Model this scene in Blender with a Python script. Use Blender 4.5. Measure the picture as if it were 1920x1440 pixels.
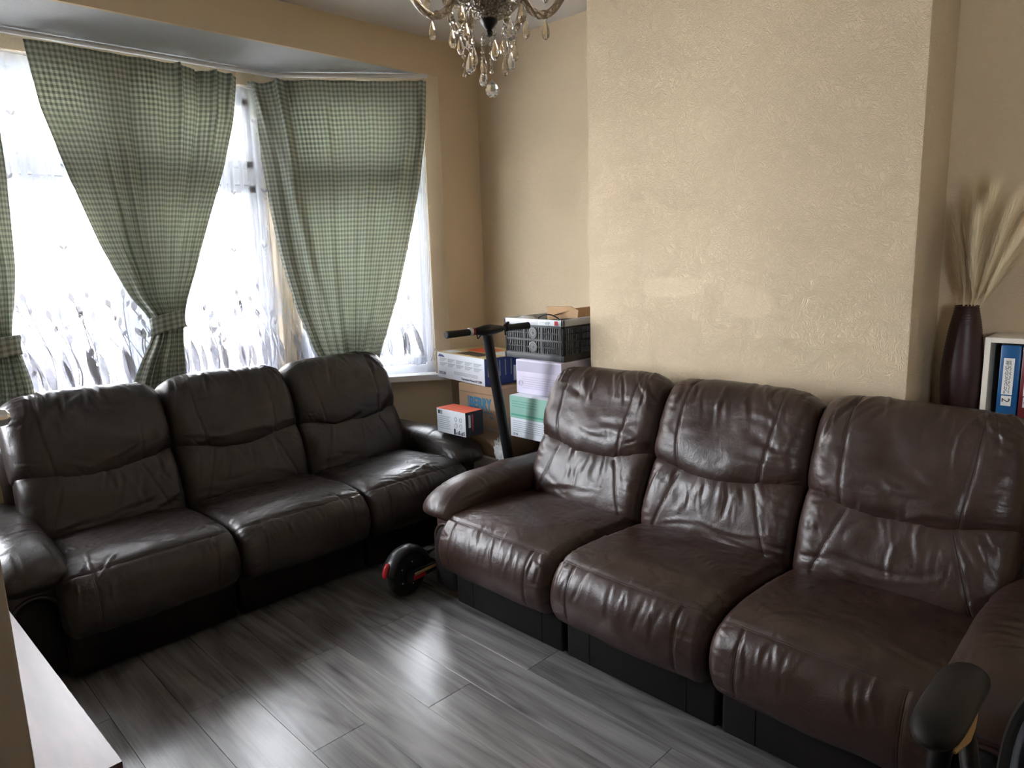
import bpy, bmesh, math, random
import numpy as np
from mathutils import Vector, Matrix
PI = math.pi
# ------------------------------------------------------------------ clear
for o in list(bpy.data.objects): bpy.data.objects.remove(o)
sc = bpy.context.scene
COL = sc.collection

# ------------------------------------------------------------------ camera
CAM_H = 1.5
F_PX = 1317.9
def cam_rot():
    c = np.array([960., 720.])
    VA = np.array([-360.7, 526.6]) - c; VB = np.array([2315.8, 442.1]) - c
    f = math.sqrt(-(VA @ VB))
    a = np.array([VA[0], VA[1], f]); a /= np.linalg.norm(a)
    b = np.array([VB[0], VB[1], f]); b /= np.linalg.norm(b)
    z = np.cross(a, b)
    if z[1] > 0: z = -z
    z /= np.linalg.norm(z)
    return f, np.stack([b, a, z])
F_PX, RC = cam_rot()
cam = bpy.data.cameras.new('camera'); co = bpy.data.objects.new('camera', cam); COL.objects.link(co)
M = Matrix.Identity(4)
for i in range(3):
    M[i][0] = RC[i, 0]; M[i][1] = -RC[i, 1]; M[i][2] = -RC[i, 2]
M[2][3] = CAM_H
co.matrix_world = M
cam.sensor_width = 36; cam.lens = F_PX / 1920 * 36; cam.clip_start = 0.02
sc.camera = co
# pixel -> point helpers (1920 x 1440 frame)
def ray(p):
    return RC @ np.array([p[0] - 960., p[1] - 720., F_PX])
def onx(p, x): d = ray(p); return d * (x / d[0]) + np.array([0, 0, CAM_H])
def ony(p, y): d = ray(p); return d * (y / d[1]) + np.array([0, 0, CAM_H])
def onz(p, z): d = ray(p); return d * ((z - CAM_H) / d[2]) + np.array([0, 0, CAM_H])
def onplane(p, P0, n):
    d = ray(p); n = np.array(n, float); c0 = np.array([0, 0, CAM_H])
    return d * (((np.array(P0) - c0) @ n) / (d @ n)) + c0

# ------------------------------------------------------------------ world, sun, exposure
w = bpy.data.worlds.new('sky'); sc.world = w; w.use_nodes = True
bg = w.node_tree.nodes['Background']
bg.inputs[0].default_value = (0.90, 0.94, 1.0, 1); bg.inputs[1].default_value = 9.0
sun = bpy.data.lights.new('sun', 'SUN'); sun.energy = 14; sun.angle = 0.01; sun.color = (1, .95, .87)
so = bpy.data.objects.new('sun', sun); COL.objects.link(so)
so.rotation_euler = (math.radians(52), 0, math.radians(22))   # from behind the house, right: reaches neither the bay nor the added fill window
vs = sc.view_settings
vs.view_transform = 'Standard'; vs.look = 'None'; vs.gamma = 1; vs.use_curve_mapping = False
vs.exposure = 2.45
# ------------------------------------------------------------------ materials
def newmat(name):
    m = bpy.data.materials.new(name); m.use_nodes = True
    nt = m.node_tree; b = nt.nodes['Principled BSDF']
    return m, nt, b
def N(nt, t, **kw):
    n = nt.nodes.new(t)
    for k, v in kw.items():
        if k in n.inputs: n.inputs[k].default_value = v
        else: setattr(n, k, v)
    return n
def L(nt, a, b): nt.links.new(a, b)
def ramp(nt, fac, stops):
    r = nt.nodes.new('ShaderNodeValToRGB'); e = r.color_ramp.elements
    while len(e) < len(stops): e.new(0.5)
    for i, (p, c) in enumerate(stops):
        e[i].position = p; e[i].color = (*c, 1) if len(c) == 3 else c
    if fac is not None: L(nt, fac, r.inputs[0])
    return r
def bump(nt, b, h, strength=0.3, dist=0.01, normal=None):
    bp = N(nt, 'ShaderNodeBump', Strength=strength, Distance=dist)
    L(nt, h, bp.inputs['Height'])
    if normal is not None: L(nt, normal, bp.inputs['Normal'])
    L(nt, bp.outputs[0], b.inputs['Normal']); return bp
def simple(name, col, rough=0.5, metal=0.0, spec=0.5, noise=0.0, nscale=40, bstr=0.0, coat=0.0):
    m, nt, b = newmat(name)
    b.inputs['Base Color'].default_value = (*col, 1); b.inputs['Roughness'].default_value = rough
    b.inputs['Metallic'].default_value = metal; b.inputs['Specular IOR Level'].default_value = spec
    b.inputs['Coat Weight'].default_value = coat
    tc = N(nt, 'ShaderNodeTexCoord')
    nz = N(nt, 'ShaderNodeTexNoise', Scale=nscale, Detail=4.0)
    L(nt, tc.outputs['Object'], nz.inputs['Vector'])
    if noise > 0:
        r = ramp(nt, nz.outputs['Fac'], [(0.3, tuple(c * (1 - noise) for c in col)), (0.7, tuple(min(1, c * (1 + noise)) for c in col))])
        L(nt, r.outputs[0], b.inputs['Base Color'])
    if bstr > 0: bump(nt, b, nz.outputs['Fac'], bstr, 0.004)
    return m

def artex(name, col, strength, scale=24.0, patches=()):
    m, nt, b = newmat(name)
    b.inputs['Roughness'].default_value = 0.75; b.inputs['Specular IOR Level'].default_value = 0.25
    tc = N(nt, 'ShaderNodeTexCoord')
    big = N(nt, 'ShaderNodeTexNoise', Scale=1.4, Detail=2.0); L(nt, tc.outputs['Object'], big.inputs['Vector'])
    cr = ramp(nt, big.outputs['Fac'], [(0.3, tuple(c * .95 for c in col)), (0.7, tuple(min(1, c * 1.03) for c in col))])
    L(nt, cr.outputs[0], b.inputs['Base Color'])
    # swirled comb strokes: bands bent by strong low frequency noise, broken up by a second noise
    warp = N(nt, 'ShaderNodeTexNoise', Scale=scale * .28, Detail=1.0); L(nt, tc.outputs['Object'], warp.inputs['Vector'])
    mv = N(nt, 'ShaderNodeVectorMath', operation='MULTIPLY_ADD'); L(nt, warp.outputs['Color'], mv.inputs[0])
    mv.inputs[1].default_value = (.55, .55, .55); L(nt, tc.outputs['Object'], mv.inputs[2])
    wn = N(nt, 'ShaderNodeTexNoise', Scale=scale, Detail=2.0, Roughness=.45, Distortion=1.6); L(nt, mv.outputs[0], wn.inputs['Vector'])
    a = N(nt, 'ShaderNodeMath', operation='SUBTRACT'); L(nt, wn.outputs['Fac'], a.inputs[0]); a.inputs[1].default_value = .5
    ab = N(nt, 'ShaderNodeMath', operation='ABSOLUTE'); L(nt, a.outputs[0], ab.inputs[0])
    r1 = ramp(nt, ab.outputs[0], [(0.0, (1, 1, 1)), (0.06, (.6, .6, .6)), (0.16, (0, 0, 0))])
    f = N(nt, 'ShaderNodeTexNoise', Scale=scale * 3.2, Detail=2.0); L(nt, tc.outputs['Object'], f.inputs['Vector'])
    mx = N(nt, 'ShaderNodeMath', operation='MULTIPLY_ADD'); L(nt, f.outputs['Fac'], mx.inputs[0]); mx.inputs[1].default_value = .35; L(nt, r1.outputs[0], mx.inputs[2])
    hgt = mx.outputs[0]
    if patches:     # hand-smoothed filler patches where the relief is scraped flat
        nz = N(nt, 'ShaderNodeTexNoise', Scale=14.0, Detail=2.0); L(nt, tc.outputs['Object'], nz.inputs['Vector'])
        sep = N(nt, 'ShaderNodeSeparateXYZ'); L(nt, tc.outputs['Object'], sep.inputs[0])
        keep = None
        for (cy, cz, ry, rz) in patches:
            u = N(nt, 'ShaderNodeMath', operation='MULTIPLY_ADD'); L(nt, sep.outputs['Y'], u.inputs[0]); u.inputs[1].default_value = 1 / ry; u.inputs[2].default_value = -cy / ry
            v = N(nt, 'ShaderNodeMath', operation='MULTIPLY_ADD'); L(nt, sep.outputs['Z'], v.inputs[0]); v.inputs[1].default_value = 1 / rz; v.inputs[2].default_value = -cz / rz
            u2 = N(nt, 'ShaderNodeMath', operation='POWER'); ua = N(nt, 'ShaderNodeMath', operation='ABSOLUTE'); L(nt, u.outputs[0], ua.inputs[0]); L(nt, ua.outputs[0], u2.inputs[0]); u2.inputs[1].default_value = 3
            v2 = N(nt, 'ShaderNodeMath', operation='POWER'); va = N(nt, 'ShaderNodeMath', operation='ABSOLUTE'); L(nt, v.outputs[0], va.inputs[0]); L(nt, va.outputs[0], v2.inputs[0]); v2.inputs[1].default_value = 3
            s = N(nt, 'ShaderNodeMath', operation='ADD'); L(nt, u2.outputs[0], s.inputs[0]); L(nt, v2.outputs[0], s.inputs[1])
            s2 = N(nt, 'ShaderNodeMath', operation='ADD'); L(nt, s.outputs[0], s2.inputs[0]); L(nt, nz.outputs['Fac'], s2.inputs[1])
            k = N(nt, 'ShaderNodeMapRange'); L(nt, s2.outputs[0], k.inputs[0]); k.inputs[1].default_value = .9; k.inputs[2].default_value = 1.6
            k.inputs[3].default_value = 0.45
            if keep is None: keep = k.outputs[0]
            else:
                mm = N(nt, 'ShaderNodeMath', operation='MULTIPLY'); L(nt, keep, mm.inputs[0]); L(nt, k.outputs[0], mm.inputs[1]); keep = mm.outputs[0]
        mm = N(nt, 'ShaderNodeMath', operation='MULTIPLY'); L(nt, hgt, mm.inputs[0]); L(nt, keep, mm.inputs[1]); hgt = mm.outputs[0]
    bump(nt, b, hgt, strength, 0.0036)
    return m

CREAM = (0.755, 0.618, 0.43)
def leather(name, col, rough=0.34, spec=.55):
    m, nt, b = newmat(name)
    tc = N(nt, 'ShaderNodeTexCoord')
    big = N(nt, 'ShaderNodeTexNoise', Scale=5.0, Detail=5.0, Roughness=.6); L(nt, tc.outputs['Object'], big.inputs['Vector'])
    cr = ramp(nt, big.outputs['Fac'], [(0.25, tuple(c * .75 for c in col)), (0.55, col), (0.8, tuple(c * 1.5 for c in col))])
    L(nt, cr.outputs[0], b.inputs['Base Color'])
    rr = ramp(nt, big.outputs['Fac'], [(0.3, (rough * .85,) * 3), (0.75, (rough * 1.3,) * 3)])
    L(nt, rr.outputs[0], b.inputs['Roughness'])
    b.inputs['Specular IOR Level'].default_value = spec
    vo = N(nt, 'ShaderNodeTexVoronoi', Scale=260.0); L(nt, tc.outputs['Object'], vo.inputs['Vector'])
    n2 = N(nt, 'ShaderNodeTexNoise', Scale=28.0, Detail=6.0, Roughness=.62, Distortion=.6); L(nt, tc.outputs['Object'], n2.inputs['Vector'])
    bp1 = N(nt, 'ShaderNodeBump', Strength=.12, Distance=.0015); L(nt, vo.outputs['Distance'], bp1.inputs['Height'])
    bp2 = N(nt, 'ShaderNodeBump', Strength=.22, Distance=.008); L(nt, n2.outputs['Fac'], bp2.inputs['Height']); L(nt, bp1.outputs[0], bp2.inputs['Normal'])
    L(nt, bp2.outputs[0], b.inputs['Normal'])
    return m

def gingham():
    m, nt, b = newmat('gingham_cloth')
    uv = N(nt, 'ShaderNodeUVMap'); sep = N(nt, 'ShaderNodeSeparateXYZ'); L(nt, uv.outputs[0], sep.inputs[0])
    outs = []
    for ax in 'XY':
        k = N(nt, 'ShaderNodeMath', operation='MULTIPLY'); L(nt, sep.outputs[ax], k.inputs[0]); k.inputs[1].default_value = 1 / 0.026
        fr = N(nt, 'ShaderNodeMath', operation='FRACT'); L(nt, k.outputs[0], fr.inputs[0])
        r = ramp(nt, fr.outputs[0], [(0.0, (0, 0, 0)), (0.06, (1, 1, 1)), (0.5, (1, 1, 1)), (0.56, (0, 0, 0))])
        outs.append(r.outputs[0])
    ad = N(nt, 'ShaderNodeMath', operation='ADD'); L(nt, outs[0], ad.inputs[0]); L(nt, outs[1], ad.inputs[1])
    hf = N(nt, 'ShaderNodeMath', operation='MULTIPLY'); L(nt, ad.outputs[0], hf.inputs[0]); hf.inputs[1].default_value = .5
    col = ramp(nt, hf.outputs[0], [(0.0, (.66, .69, .60)), (0.5, (.455, .485, .42)), (1.0, (.285, .31, .265))])
    tr = nt.nodes.new('ShaderNodeBsdfTranslucent'); di = nt.nodes.new('ShaderNodeBsdfDiffuse')
    L(nt, col.outputs[0], tr.inputs[0]); L(nt, col.outputs[0], di.inputs[0])
    wv = N(nt, 'ShaderNodeTexNoise', Scale=900.0); L(nt, uv.outputs[0], wv.inputs['Vector'])
    bp = N(nt, 'ShaderNodeBump', Strength=.2, Distance=.001); L(nt, wv.outputs['Fac'], bp.inputs['Height']); L(nt, bp.outputs[0], di.inputs['Normal'])
    mx = nt.nodes.new('ShaderNodeMixShader'); mx.inputs[0].default_value = .28
    L(nt, di.outputs[0], mx.inputs[1]); L(nt, tr.outputs[0], mx.inputs[2])
    L(nt, mx.outputs[0], nt.nodes['Material Output'].inputs[0]); nt.nodes.remove(b)
    return m
def sheer_mat(name, transp, col, trl):
    m, nt, b = newmat(name); nt.nodes.remove(b)
    tp = nt.nodes.new('ShaderNodeBsdfTransparent'); tr = nt.nodes.new('ShaderNodeBsdfTranslucent'); di = nt.nodes.new('ShaderNodeBsdfDiffuse')
    tr.inputs[0].default_value = (*col, 1); di.inputs[0].default_value = (*col, 1)
    m1 = nt.nodes.new('ShaderNodeMixShader'); m1.inputs[0].default_value = trl; L(nt, di.outputs[0], m1.inputs[1]); L(nt, tr.outputs[0], m1.inputs[2])
    m2 = nt.nodes.new('ShaderNodeMixShader'); L(nt, m1.outputs[0], m2.inputs[1]); L(nt, tp.outputs[0], m2.inputs[2])
    lw = N(nt, 'ShaderNodeLayerWeight', Blend=.35)       # folds seen edge-on stack up more thread
    r = ramp(nt, lw.outputs['Facing'], [(0.0, (transp,) * 3), (1.0, (transp * .35,) * 3)])
    L(nt, r.outputs[0], m2.inputs[0])
    L(nt, m2.outputs[0], nt.nodes['Material Output'].inputs[0])
    return m
def pane_mat():
    m, nt, b = newmat('window_glass'); nt.nodes.remove(b)
    tp = nt.nodes.new('ShaderNodeBsdfTransparent'); gl = nt.nodes.new('ShaderNodeBsdfGlossy'); gl.inputs['Roughness'].default_value = .02
    fr = N(nt, 'ShaderNodeFresnel', IOR=1.45); mx = nt.nodes.new('ShaderNodeMixShader')
    L(nt, fr.outputs[0], mx.inputs[0]); L(nt, tp.outputs[0], mx.inputs[1]); L(nt, gl.outputs[0], mx.inputs[2])
    L(nt, mx.outputs[0], nt.nodes['Material Output'].inputs[0]); return m
def crystal(name, col, rough=.04):
    m, nt, b = newmat(name)
    b.inputs['Base Color'].default_value = (*col, 1); b.inputs['Transmission Weight'].default_value = .85
    b.inputs['Roughness'].default_value = rough; b.inputs['IOR'].default_value = 1.5
    return m
def floor_mat():
    m, nt, b = newmat('grey_oak_laminate')
    tc = N(nt, 'ShaderNodeTexCoord'); oi = N(nt, 'ShaderNodeObjectInfo')
    off = N(nt, 'ShaderNodeVectorMath', operation='MULTIPLY_ADD')
    cb = N(nt, 'ShaderNodeCombineXYZ'); L(nt, oi.outputs['Random'], cb.inputs[0]); L(nt, oi.outputs['Random'], cb.inputs[1]); L(nt, oi.outputs['Random'], cb.inputs[2])
    L(nt, cb.outputs[0], off.inputs[0]); off.inputs[1].default_value = (7.3, 31.7, 17.1); L(nt, tc.outputs['Object'], off.inputs[2])
    mp = N(nt, 'ShaderNodeMapping'); mp.inputs['Scale'].default_value = (5.5, .62, 1); L(nt, off.outputs[0], mp.inputs[0])
    n1 = N(nt, 'ShaderNodeTexNoise', Scale=1.0, Detail=2.0, Distortion=.35); L(nt, mp.outputs[0], n1.inputs['Vector'])
    rings = N(nt, 'ShaderNodeMath', operation='MULTIPLY'); L(nt, n1.outputs['Fac'], rings.inputs[0]); rings.inputs[1].default_value = 13
    fr = N(nt, 'ShaderNodeMath', operation='PINGPONG'); L(nt, rings.outputs[0], fr.inputs[0]); fr.inputs[1].default_value = 1.0
    mp2 = N(nt, 'ShaderNodeMapping'); mp2.inputs['Scale'].default_value = (95, 3.2, 1); L(nt, off.outputs[0], mp2.inputs[0])
    n2 = N(nt, 'ShaderNodeTexNoise', Scale=1.0, Detail=4.0, Roughness=.7); L(nt, mp2.outputs[0], n2.inputs['Vector'])
    mp3 = N(nt, 'ShaderNodeMapping'); mp3.inputs['Scale'].default_value = (9, 2.2, 1); L(nt, off.outputs[0], mp3.inputs[0])
    n3 = N(nt, 'ShaderNodeTexNoise', Scale=1.0, Detail=1.0); L(nt, mp3.outputs[0], n3.inputs['Vector'])
    knot = ramp(nt, n3.outputs['Fac'], [(0.0, (.0,) * 3), (.66, (0,) * 3), (.78, (1,) * 3)])
    s1 = N(nt, 'ShaderNodeMath', operation='MULTIPLY_ADD'); L(nt, fr.outputs[0], s1.inputs[0]); s1.inputs[1].default_value = .36
    s2 = N(nt, 'ShaderNodeMath', operation='MULTIPLY_ADD'); L(nt, n2.outputs['Fac'], s2.inputs[0]); s2.inputs[1].default_value = .78; s2.inputs[2].default_value = -.01
    L(nt, s2.outputs[0], s1.inputs[2])
    s3 = N(nt, 'ShaderNodeMath', operation='MULTIPLY_ADD'); L(nt, knot.outputs[0], s3.inputs[0]); s3.inputs[1].default_value = -.45; L(nt, s1.outputs[0], s3.inputs[2])
    s4 = N(nt, 'ShaderNodeMath', operation='MULTIPLY_ADD'); L(nt, oi.outputs['Random'], s4.inputs[0]); s4.inputs[1].default_value = .16; L(nt, s3.outputs[0], s4.inputs[2])
    cr = ramp(nt, s4.outputs[0], [(0.08, (.038, .034, .033)), (0.34, (.105, .099, .097)), (.58, (.165, .157, .154)), (.92, (.25, .24, .235))])
    L(nt, cr.outputs[0], b.inputs['Base Color'])
    b.inputs['Roughness'].default_value = .27; b.inputs['Specular IOR Level'].default_value = .55
    bump(nt, b, s2.outputs[0], .12, .002)
    return m
def cardboard(name, col):
    return simple(name, col, .85, noise=.08, nscale=9, spec=.15)

MT = {}
MT['chimney'] = artex('textured_plaster_chimney', CREAM, .62, 33, patches=[(1.80, 1.345, .17, .05), (1.42, 1.29, .12, .075)])
MT['alcove'] = artex('textured_plaster_alcove', CREAM, .36, 28)
MT['wall'] = artex('painted_plaster', CREAM, .12, 30)
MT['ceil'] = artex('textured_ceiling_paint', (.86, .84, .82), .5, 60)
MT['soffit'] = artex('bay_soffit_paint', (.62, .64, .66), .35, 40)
MT['upvc'] = simple('white_upvc', (.66, .70, .77), .28)
MT['sillp'] = simple('white_gloss_paint', (.82, .82, .82), .3)
MT['glass'] = pane_mat()
MT['floor'] = floor_mat()
MT['under'] = simple('dark_underlay', (.03, .028, .026), .9)
MT['leatherR'] = leather('brown_leather', (.034, .0165, .012), .36)
MT['leatherL'] = leather('dark_brown_leather', (.028, .0205, .0185), .355)
MT['panel'] = leather('black_brown_leather_panel', (.0065, .0048, .0045), .62, .2)
MT['thread'] = simple('seam_thread', (.045, .028, .022), .6)
MT['gingham'] = gingham()
MT['sheer'] = sheer_mat('white_voile', .74, (.88, .90, .95), .03)
MT['embro'] = sheer_mat('grey_embroidery', .006, (.66, .68, .77), .085)
MT['black'] = simple('black_plastic', (.007, .007, .0075), .5, spec=.3)
MT['blackm'] = simple('black_metal', (.010, .011, .013), .35, spec=.5)
MT['rubber'] = simple('black_rubber', (.012, .012, .012), .75)
MT['red'] = simple('red_plastic', (.5, .02, .03), .3)
MT['grey'] = simple('grey_plastic', (.12, .125, .13), .5)
MT['dgrey'] = simple('dark_grey_plastic', (.055, .058, .06), .5)
MT['lgrey'] = simple('light_grey_plastic', (.55, .57, .6), .35)
MT['card'] = cardboard('brown_cardboard', (.40, .27, .17))
MT['card2'] = cardboard('tan_cardboard', (.50, .33, .19))
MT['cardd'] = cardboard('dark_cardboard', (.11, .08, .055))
MT['white'] = simple('white_print', (.72, .76, .82), .55)
MT['offwhite'] = simple('offwhite_board', (.62, .58, .50), .6)
MT['blue'] = simple('blue_print', (.02, .05, .22), .4)
MT['lblue'] = simple('logo_blue_print', (.03, .20, .36), .5)
MT['tgrey'] = simple('grey_print', (.33, .36, .4), .6)
MT['dkprint'] = simple('dark_print', (.03, .035, .05), .6)
MT['lav'] = simple('lavender_print', (.66, .62, .76), .6)
MT['lavd'] = simple('lavender_grey_print', (.48, .46, .58), .6)
MT['mint'] = simple('mint_print', (.26, .48, .40), .55)
MT['green'] = simple('green_print', (.08, .36, .26), .55)
MT['orange'] = simple('orange_print', (.75, .10, .03), .5)
MT['yel'] = simple('cream_print', (.62, .50, .25), .6)
MT['maroon'] = simple('maroon_print', (.16, .012, .018), .5)
MT['bag'] = simple('white_plastic_bag', (.68, .68, .68), .4, noise=.1, bstr=.5)
MT['chrome'] = simple('smoked_chrome', (.42, .40, .38), .18, metal=1.0)
MT['nickel'] = simple('satin_nickel', (.75, .73, .70), .22, metal=1.0)
def crackle():
    m, nt, b = newmat('crackled_smoked_glass')
    tc = N(nt, 'ShaderNodeTexCoord'); vo = N(nt, 'ShaderNodeTexVoronoi', Scale=170.0); L(nt, tc.outputs['Object'], vo.inputs['Vector'])
    cr = ramp(nt, vo.outputs['Distance'], [(.0, (.50, .45, .38)), (.5, (.30, .26, .21)), (.9, (.12, .10, .08))]); L(nt, cr.outputs[0], b.inputs['Base Color'])
    b.inputs['Metallic'].default_value = .35; b.inputs['Roughness'].default_value = .16
    bump(nt, b, vo.outputs['Distance'], .9, .004); return m
MT['crackle'] = crackle()
MT['glassarm'] = crystal('smoked_glass', (.74, .66, .54), .06)
MT['crystal'] = crystal('champagne_crystal', (.86, .76, .60), .02)
MT['clear'] = crystal('clear_crystal', (.95, .93, .9), .02)
MT['vase'] = simple('burgundy_vase', (.028, .006, .007), .42, noise=.3, nscale=8)
MT['pampas'] = simple('cream_pampas', (.80, .67, .44), .9)
MT['shelf'] = simple('white_melamine', (.74, .69, .60), .45)
MT['bblue'] = simple('blue_binder_board', (.006, .085, .24), .35)
MT['bred'] = simple('red_binder_board', (.13, .008, .014), .35)
MT['paper'] = simple('white_paper', (.72, .70, .66), .7)
MT['dwood'] = simple('dark_brown_wood', (.055, .028, .02), .45, noise=.3, nscale=12)
MT['chairl'] = simple('navy_black_leather', (.008, .010, .018), .33, noise=.2, nscale=20, bstr=.15)
MT['foam'] = simple('exposed_tan_foam', (.42, .26, .12), .9)
MT['doorp'] = simple('cream_door_paint', (.36, .31, .26), .5)
MT['house'] = simple('pale_render', (.62, .56, .48), .9, noise=.1, nscale=3)
MT['roof'] = simple('roof_tile', (.20, .12, .09), .9, noise=.2, nscale=6)
MT['hglass'] = simple('dark_house_glass', (.10, .12, .15), .1)
MT['pave'] = simple('pavement', (.42, .41, .40), .9, noise=.1, nscale=3)
MT['carp'] = simple('silver_car_paint', (.55, .57, .60), .25, coat=.5)

def tabletop_mat():
    m, nt, b = newmat('dark_cherry_laminate')
    tc = N(nt, 'ShaderNodeTexCoord')
    mp = N(nt, 'ShaderNodeMapping'); mp.inputs['Scale'].default_value = (30, 4, 4); L(nt, tc.outputs['Object'], mp.inputs[0])
    n1 = N(nt, 'ShaderNodeTexNoise', Scale=1.0, Detail=5.0); L(nt, mp.outputs[0], n1.inputs['Vector'])
    cr = ramp(nt, n1.outputs['Fac'], [(.3, (.045, .014, .010)), (.7, (.10, .035, .024))]); L(nt, cr.outputs[0], b.inputs['Base Color'])
    n2 = N(nt, 'ShaderNodeTexNoise', Scale=160.0, Detail=3.0); L(nt, tc.outputs['Object'], n2.inputs['Vector'])
    b.inputs['Roughness'].default_value = .42; b.inputs['Specular IOR Level'].default_value = .8
    b.inputs['Coat Weight'].default_value = .6; b.inputs['Coat Roughness'].default_value = .38
    bump(nt, b, n2.outputs['Fac'], .10, .001)
    return m
MT['table'] = tabletop_mat()

# ------------------------------------------------------------------ mesh helpers
def link(name, me, mat, parent=None):
    o = bpy.data.objects.new(name, me); COL.objects.link(o)
    if mat is not None and len(me.materials) == 0: me.materials.append(MT[mat] if isinstance(mat, str) else mat)
    if parent is not None: o.parent = parent
    return o
def from_np(name, V, Fc, mat, parent=None, smooth=True, uv=None):
    me = bpy.data.meshes.new(name)
    me.from_pydata([tuple(map(float, v)) for v in V], [], Fc)
    if smooth: me.polygons.foreach_set('use_smooth', [True] * len(me.polygons))
    if uv is not None:
        ly = me.uv_layers.new(name='UVMap')
        li = np.zeros(len(me.loops), dtype=np.int32); me.loops.foreach_get('vertex_index', li)
        ly.data.foreach_set('uv', np.asarray(uv, dtype=np.float32)[li].ravel())
    me.update()
    return link(name, me, mat, parent)
def grid_faces(n, m, cu=False, cv=False, off=0, flip=False):
    F = []
    for i in range(n if cu else n - 1):
        for j in range(m if cv else m - 1):
            a = i * m + j; b = ((i + 1) % n) * m + j; c = ((i + 1) % n) * m + (j + 1) % m; d = i * m + (j + 1) % m
            F.append((a + off, d + off, c + off, b + off) if flip else (a + off, b + off, c + off, d + off))
    return F
class MB:
    """collects simple solids into ONE mesh"""
    def __init__(s): s.bm = bmesh.new()
    def _add(s, tmp, mtx=None):
        if mtx is not None: bmesh.ops.transform(tmp, matrix=mtx, verts=tmp.verts)
        me = bpy.data.meshes.new('t'); tmp.to_mesh(me); tmp.free(); s.bm.from_mesh(me); bpy.data.meshes.remove(me)
        return s
    def box(s, lo, hi, bev=0.0, seg=2, mtx=None):
        t = bmesh.new(); bmesh.ops.create_cube(t, size=1)
        sz = [max(1e-5, hi[i] - lo[i]) for i in range(3)]; c = [(hi[i] + lo[i]) / 2 for i in range(3)]
        for v in t.verts: v.co = Vector((v.co.x * sz[0] + c[0], v.co.y * sz[1] + c[1], v.co.z * sz[2] + c[2]))
        if bev > 0: bmesh.ops.bevel(t, geom=list(t.edges), offset=min(bev, min(sz) * .49), segments=seg, affect='EDGES', profile=.5)
        return s._add(t, mtx)
    def prism(s, poly, axis_lo, axis_hi, axis=2, mtx=None):
        t = bmesh.new()
        def mk(p, h):
            return (p[0], p[1], h) if axis == 2 else ((h, p[0], p[1]) if axis == 0 else (p[0], h, p[1]))
        a = [t.verts.new(mk(p, axis_lo)) for p in poly]; b = [t.verts.new(mk(p, axis_hi)) for p in poly]
        t.faces.new(a[::-1]); t.faces.new(b); n = len(poly)
        for i in range(n): t.faces.new((a[i], a[(i + 1) % n], b[(i + 1) % n], b[i]))
        bmesh.ops.recalc_face_normals(t, faces=t.faces)
        return s._add(t, mtx)
    def tube(s, pts, r, seg=10, closed=False, cap=True, flat=1.0):
        P = np.array(pts, float); n = len(P); rr = np.broadcast_to(np.array(r, float), (n,))
        T = np.gradient(P, axis=0) if not closed else (np.roll(P, -1, 0) - np.roll(P, 1, 0))
        T /= (np.linalg.norm(T, axis=1, keepdims=True) + 1e-12)
        up = np.array([0, 0, 1.]) if abs(T[0][2]) < .9 else np.array([1., 0, 0])
        nr = np.cross(T[0], up); nr /= np.linalg.norm(nr); rings = []
        for i in range(n):
            nr = nr - T[i] * (nr @ T[i]); nr /= np.linalg.norm(nr) + 1e-12; bn = np.cross(T[i], nr)
            rings.append([P[i] + rr[i] * (math.cos(q) * nr + flat * math.sin(q) * bn) for q in np.linspace(0, 2 * PI, seg, endpoint=False)])
        t = bmesh.new(); vr = [[t.verts.new(p) for p in r_] for r_ in rings]
        for i in range(n if closed else n - 1):
            A = vr[i]; B = vr[(i + 1) % n]
            for j in range(seg): t.faces.new((A[j], A[(j + 1) % seg], B[(j + 1) % seg], B[j]))
        if cap and not closed: t.faces.new(vr[0][::-1]); t.faces.new(vr[-1])
        bmesh.ops.recalc_face_normals(t, faces=t.faces)
        return s._add(t)
    def lathe(s, prof, seg=24, mtx=None):
        t = bmesh.new(); rows = []
        for (r, z) in prof:
            rows.append([t.verts.new((r * math.cos(q), r * math.sin(q), z)) for q in np.linspace(0, 2 * PI, seg, endpoint=False)] if r > 1e-6 else [t.verts.new((0, 0, z))])
        for A, B in zip(rows[:-1], rows[1:]):
            for j in range(seg):
                k = (j + 1) % seg
                if len(A) == 1 and len(B) == 1: continue
                if len(A) == 1: t.faces.new((A[0], B[j], B[k]))
                elif len(B) == 1: t.faces.new((A[j], A[k], B[0]))
                else: t.faces.new((A[j], A[k], B[k], B[j]))
        if len(rows[0]) > 1: t.faces.new(rows[0][::-1])
        if len(rows[-1]) > 1: t.faces.new(rows[-1])
        bmesh.ops.recalc_face_normals(t, faces=t.faces)
        return s._add(t, mtx)
    def build(s, name, mat, parent=None, smooth=True, angle=35):
        me = bpy.data.meshes.new(name)
        for f in s.bm.faces: f.smooth = smooth
        if smooth:
            ca = math.radians(angle)
            for e in s.bm.edges:
                if len(e.link_faces) == 2 and e.calc_face_angle(0) > ca: e.smooth = False
        s.bm.to_mesh(me); s.bm.free()
        return link(name, me, mat, parent)
def tag(o, label, cat, group=None):
    o['label'] = label; o['category'] = cat
    if group: o['group'] = group
    return o
def thing(name, label, cat, loc=(0, 0, 0), rz=0, group=None):
    o = bpy.data.objects.new(name, None); COL.objects.link(o); o.location = loc; o.rotation_euler = (0, 0, rz)
    o.empty_display_size = .1
    return tag(o, label, cat, group)
def struct(o): o['kind'] = 'structure'; return o
def copy_tree(o, parent=None):
    c = o.copy(); COL.objects.link(c); c.parent = parent
    for ch in o.children: copy_tree(ch, c)
    return c
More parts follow.
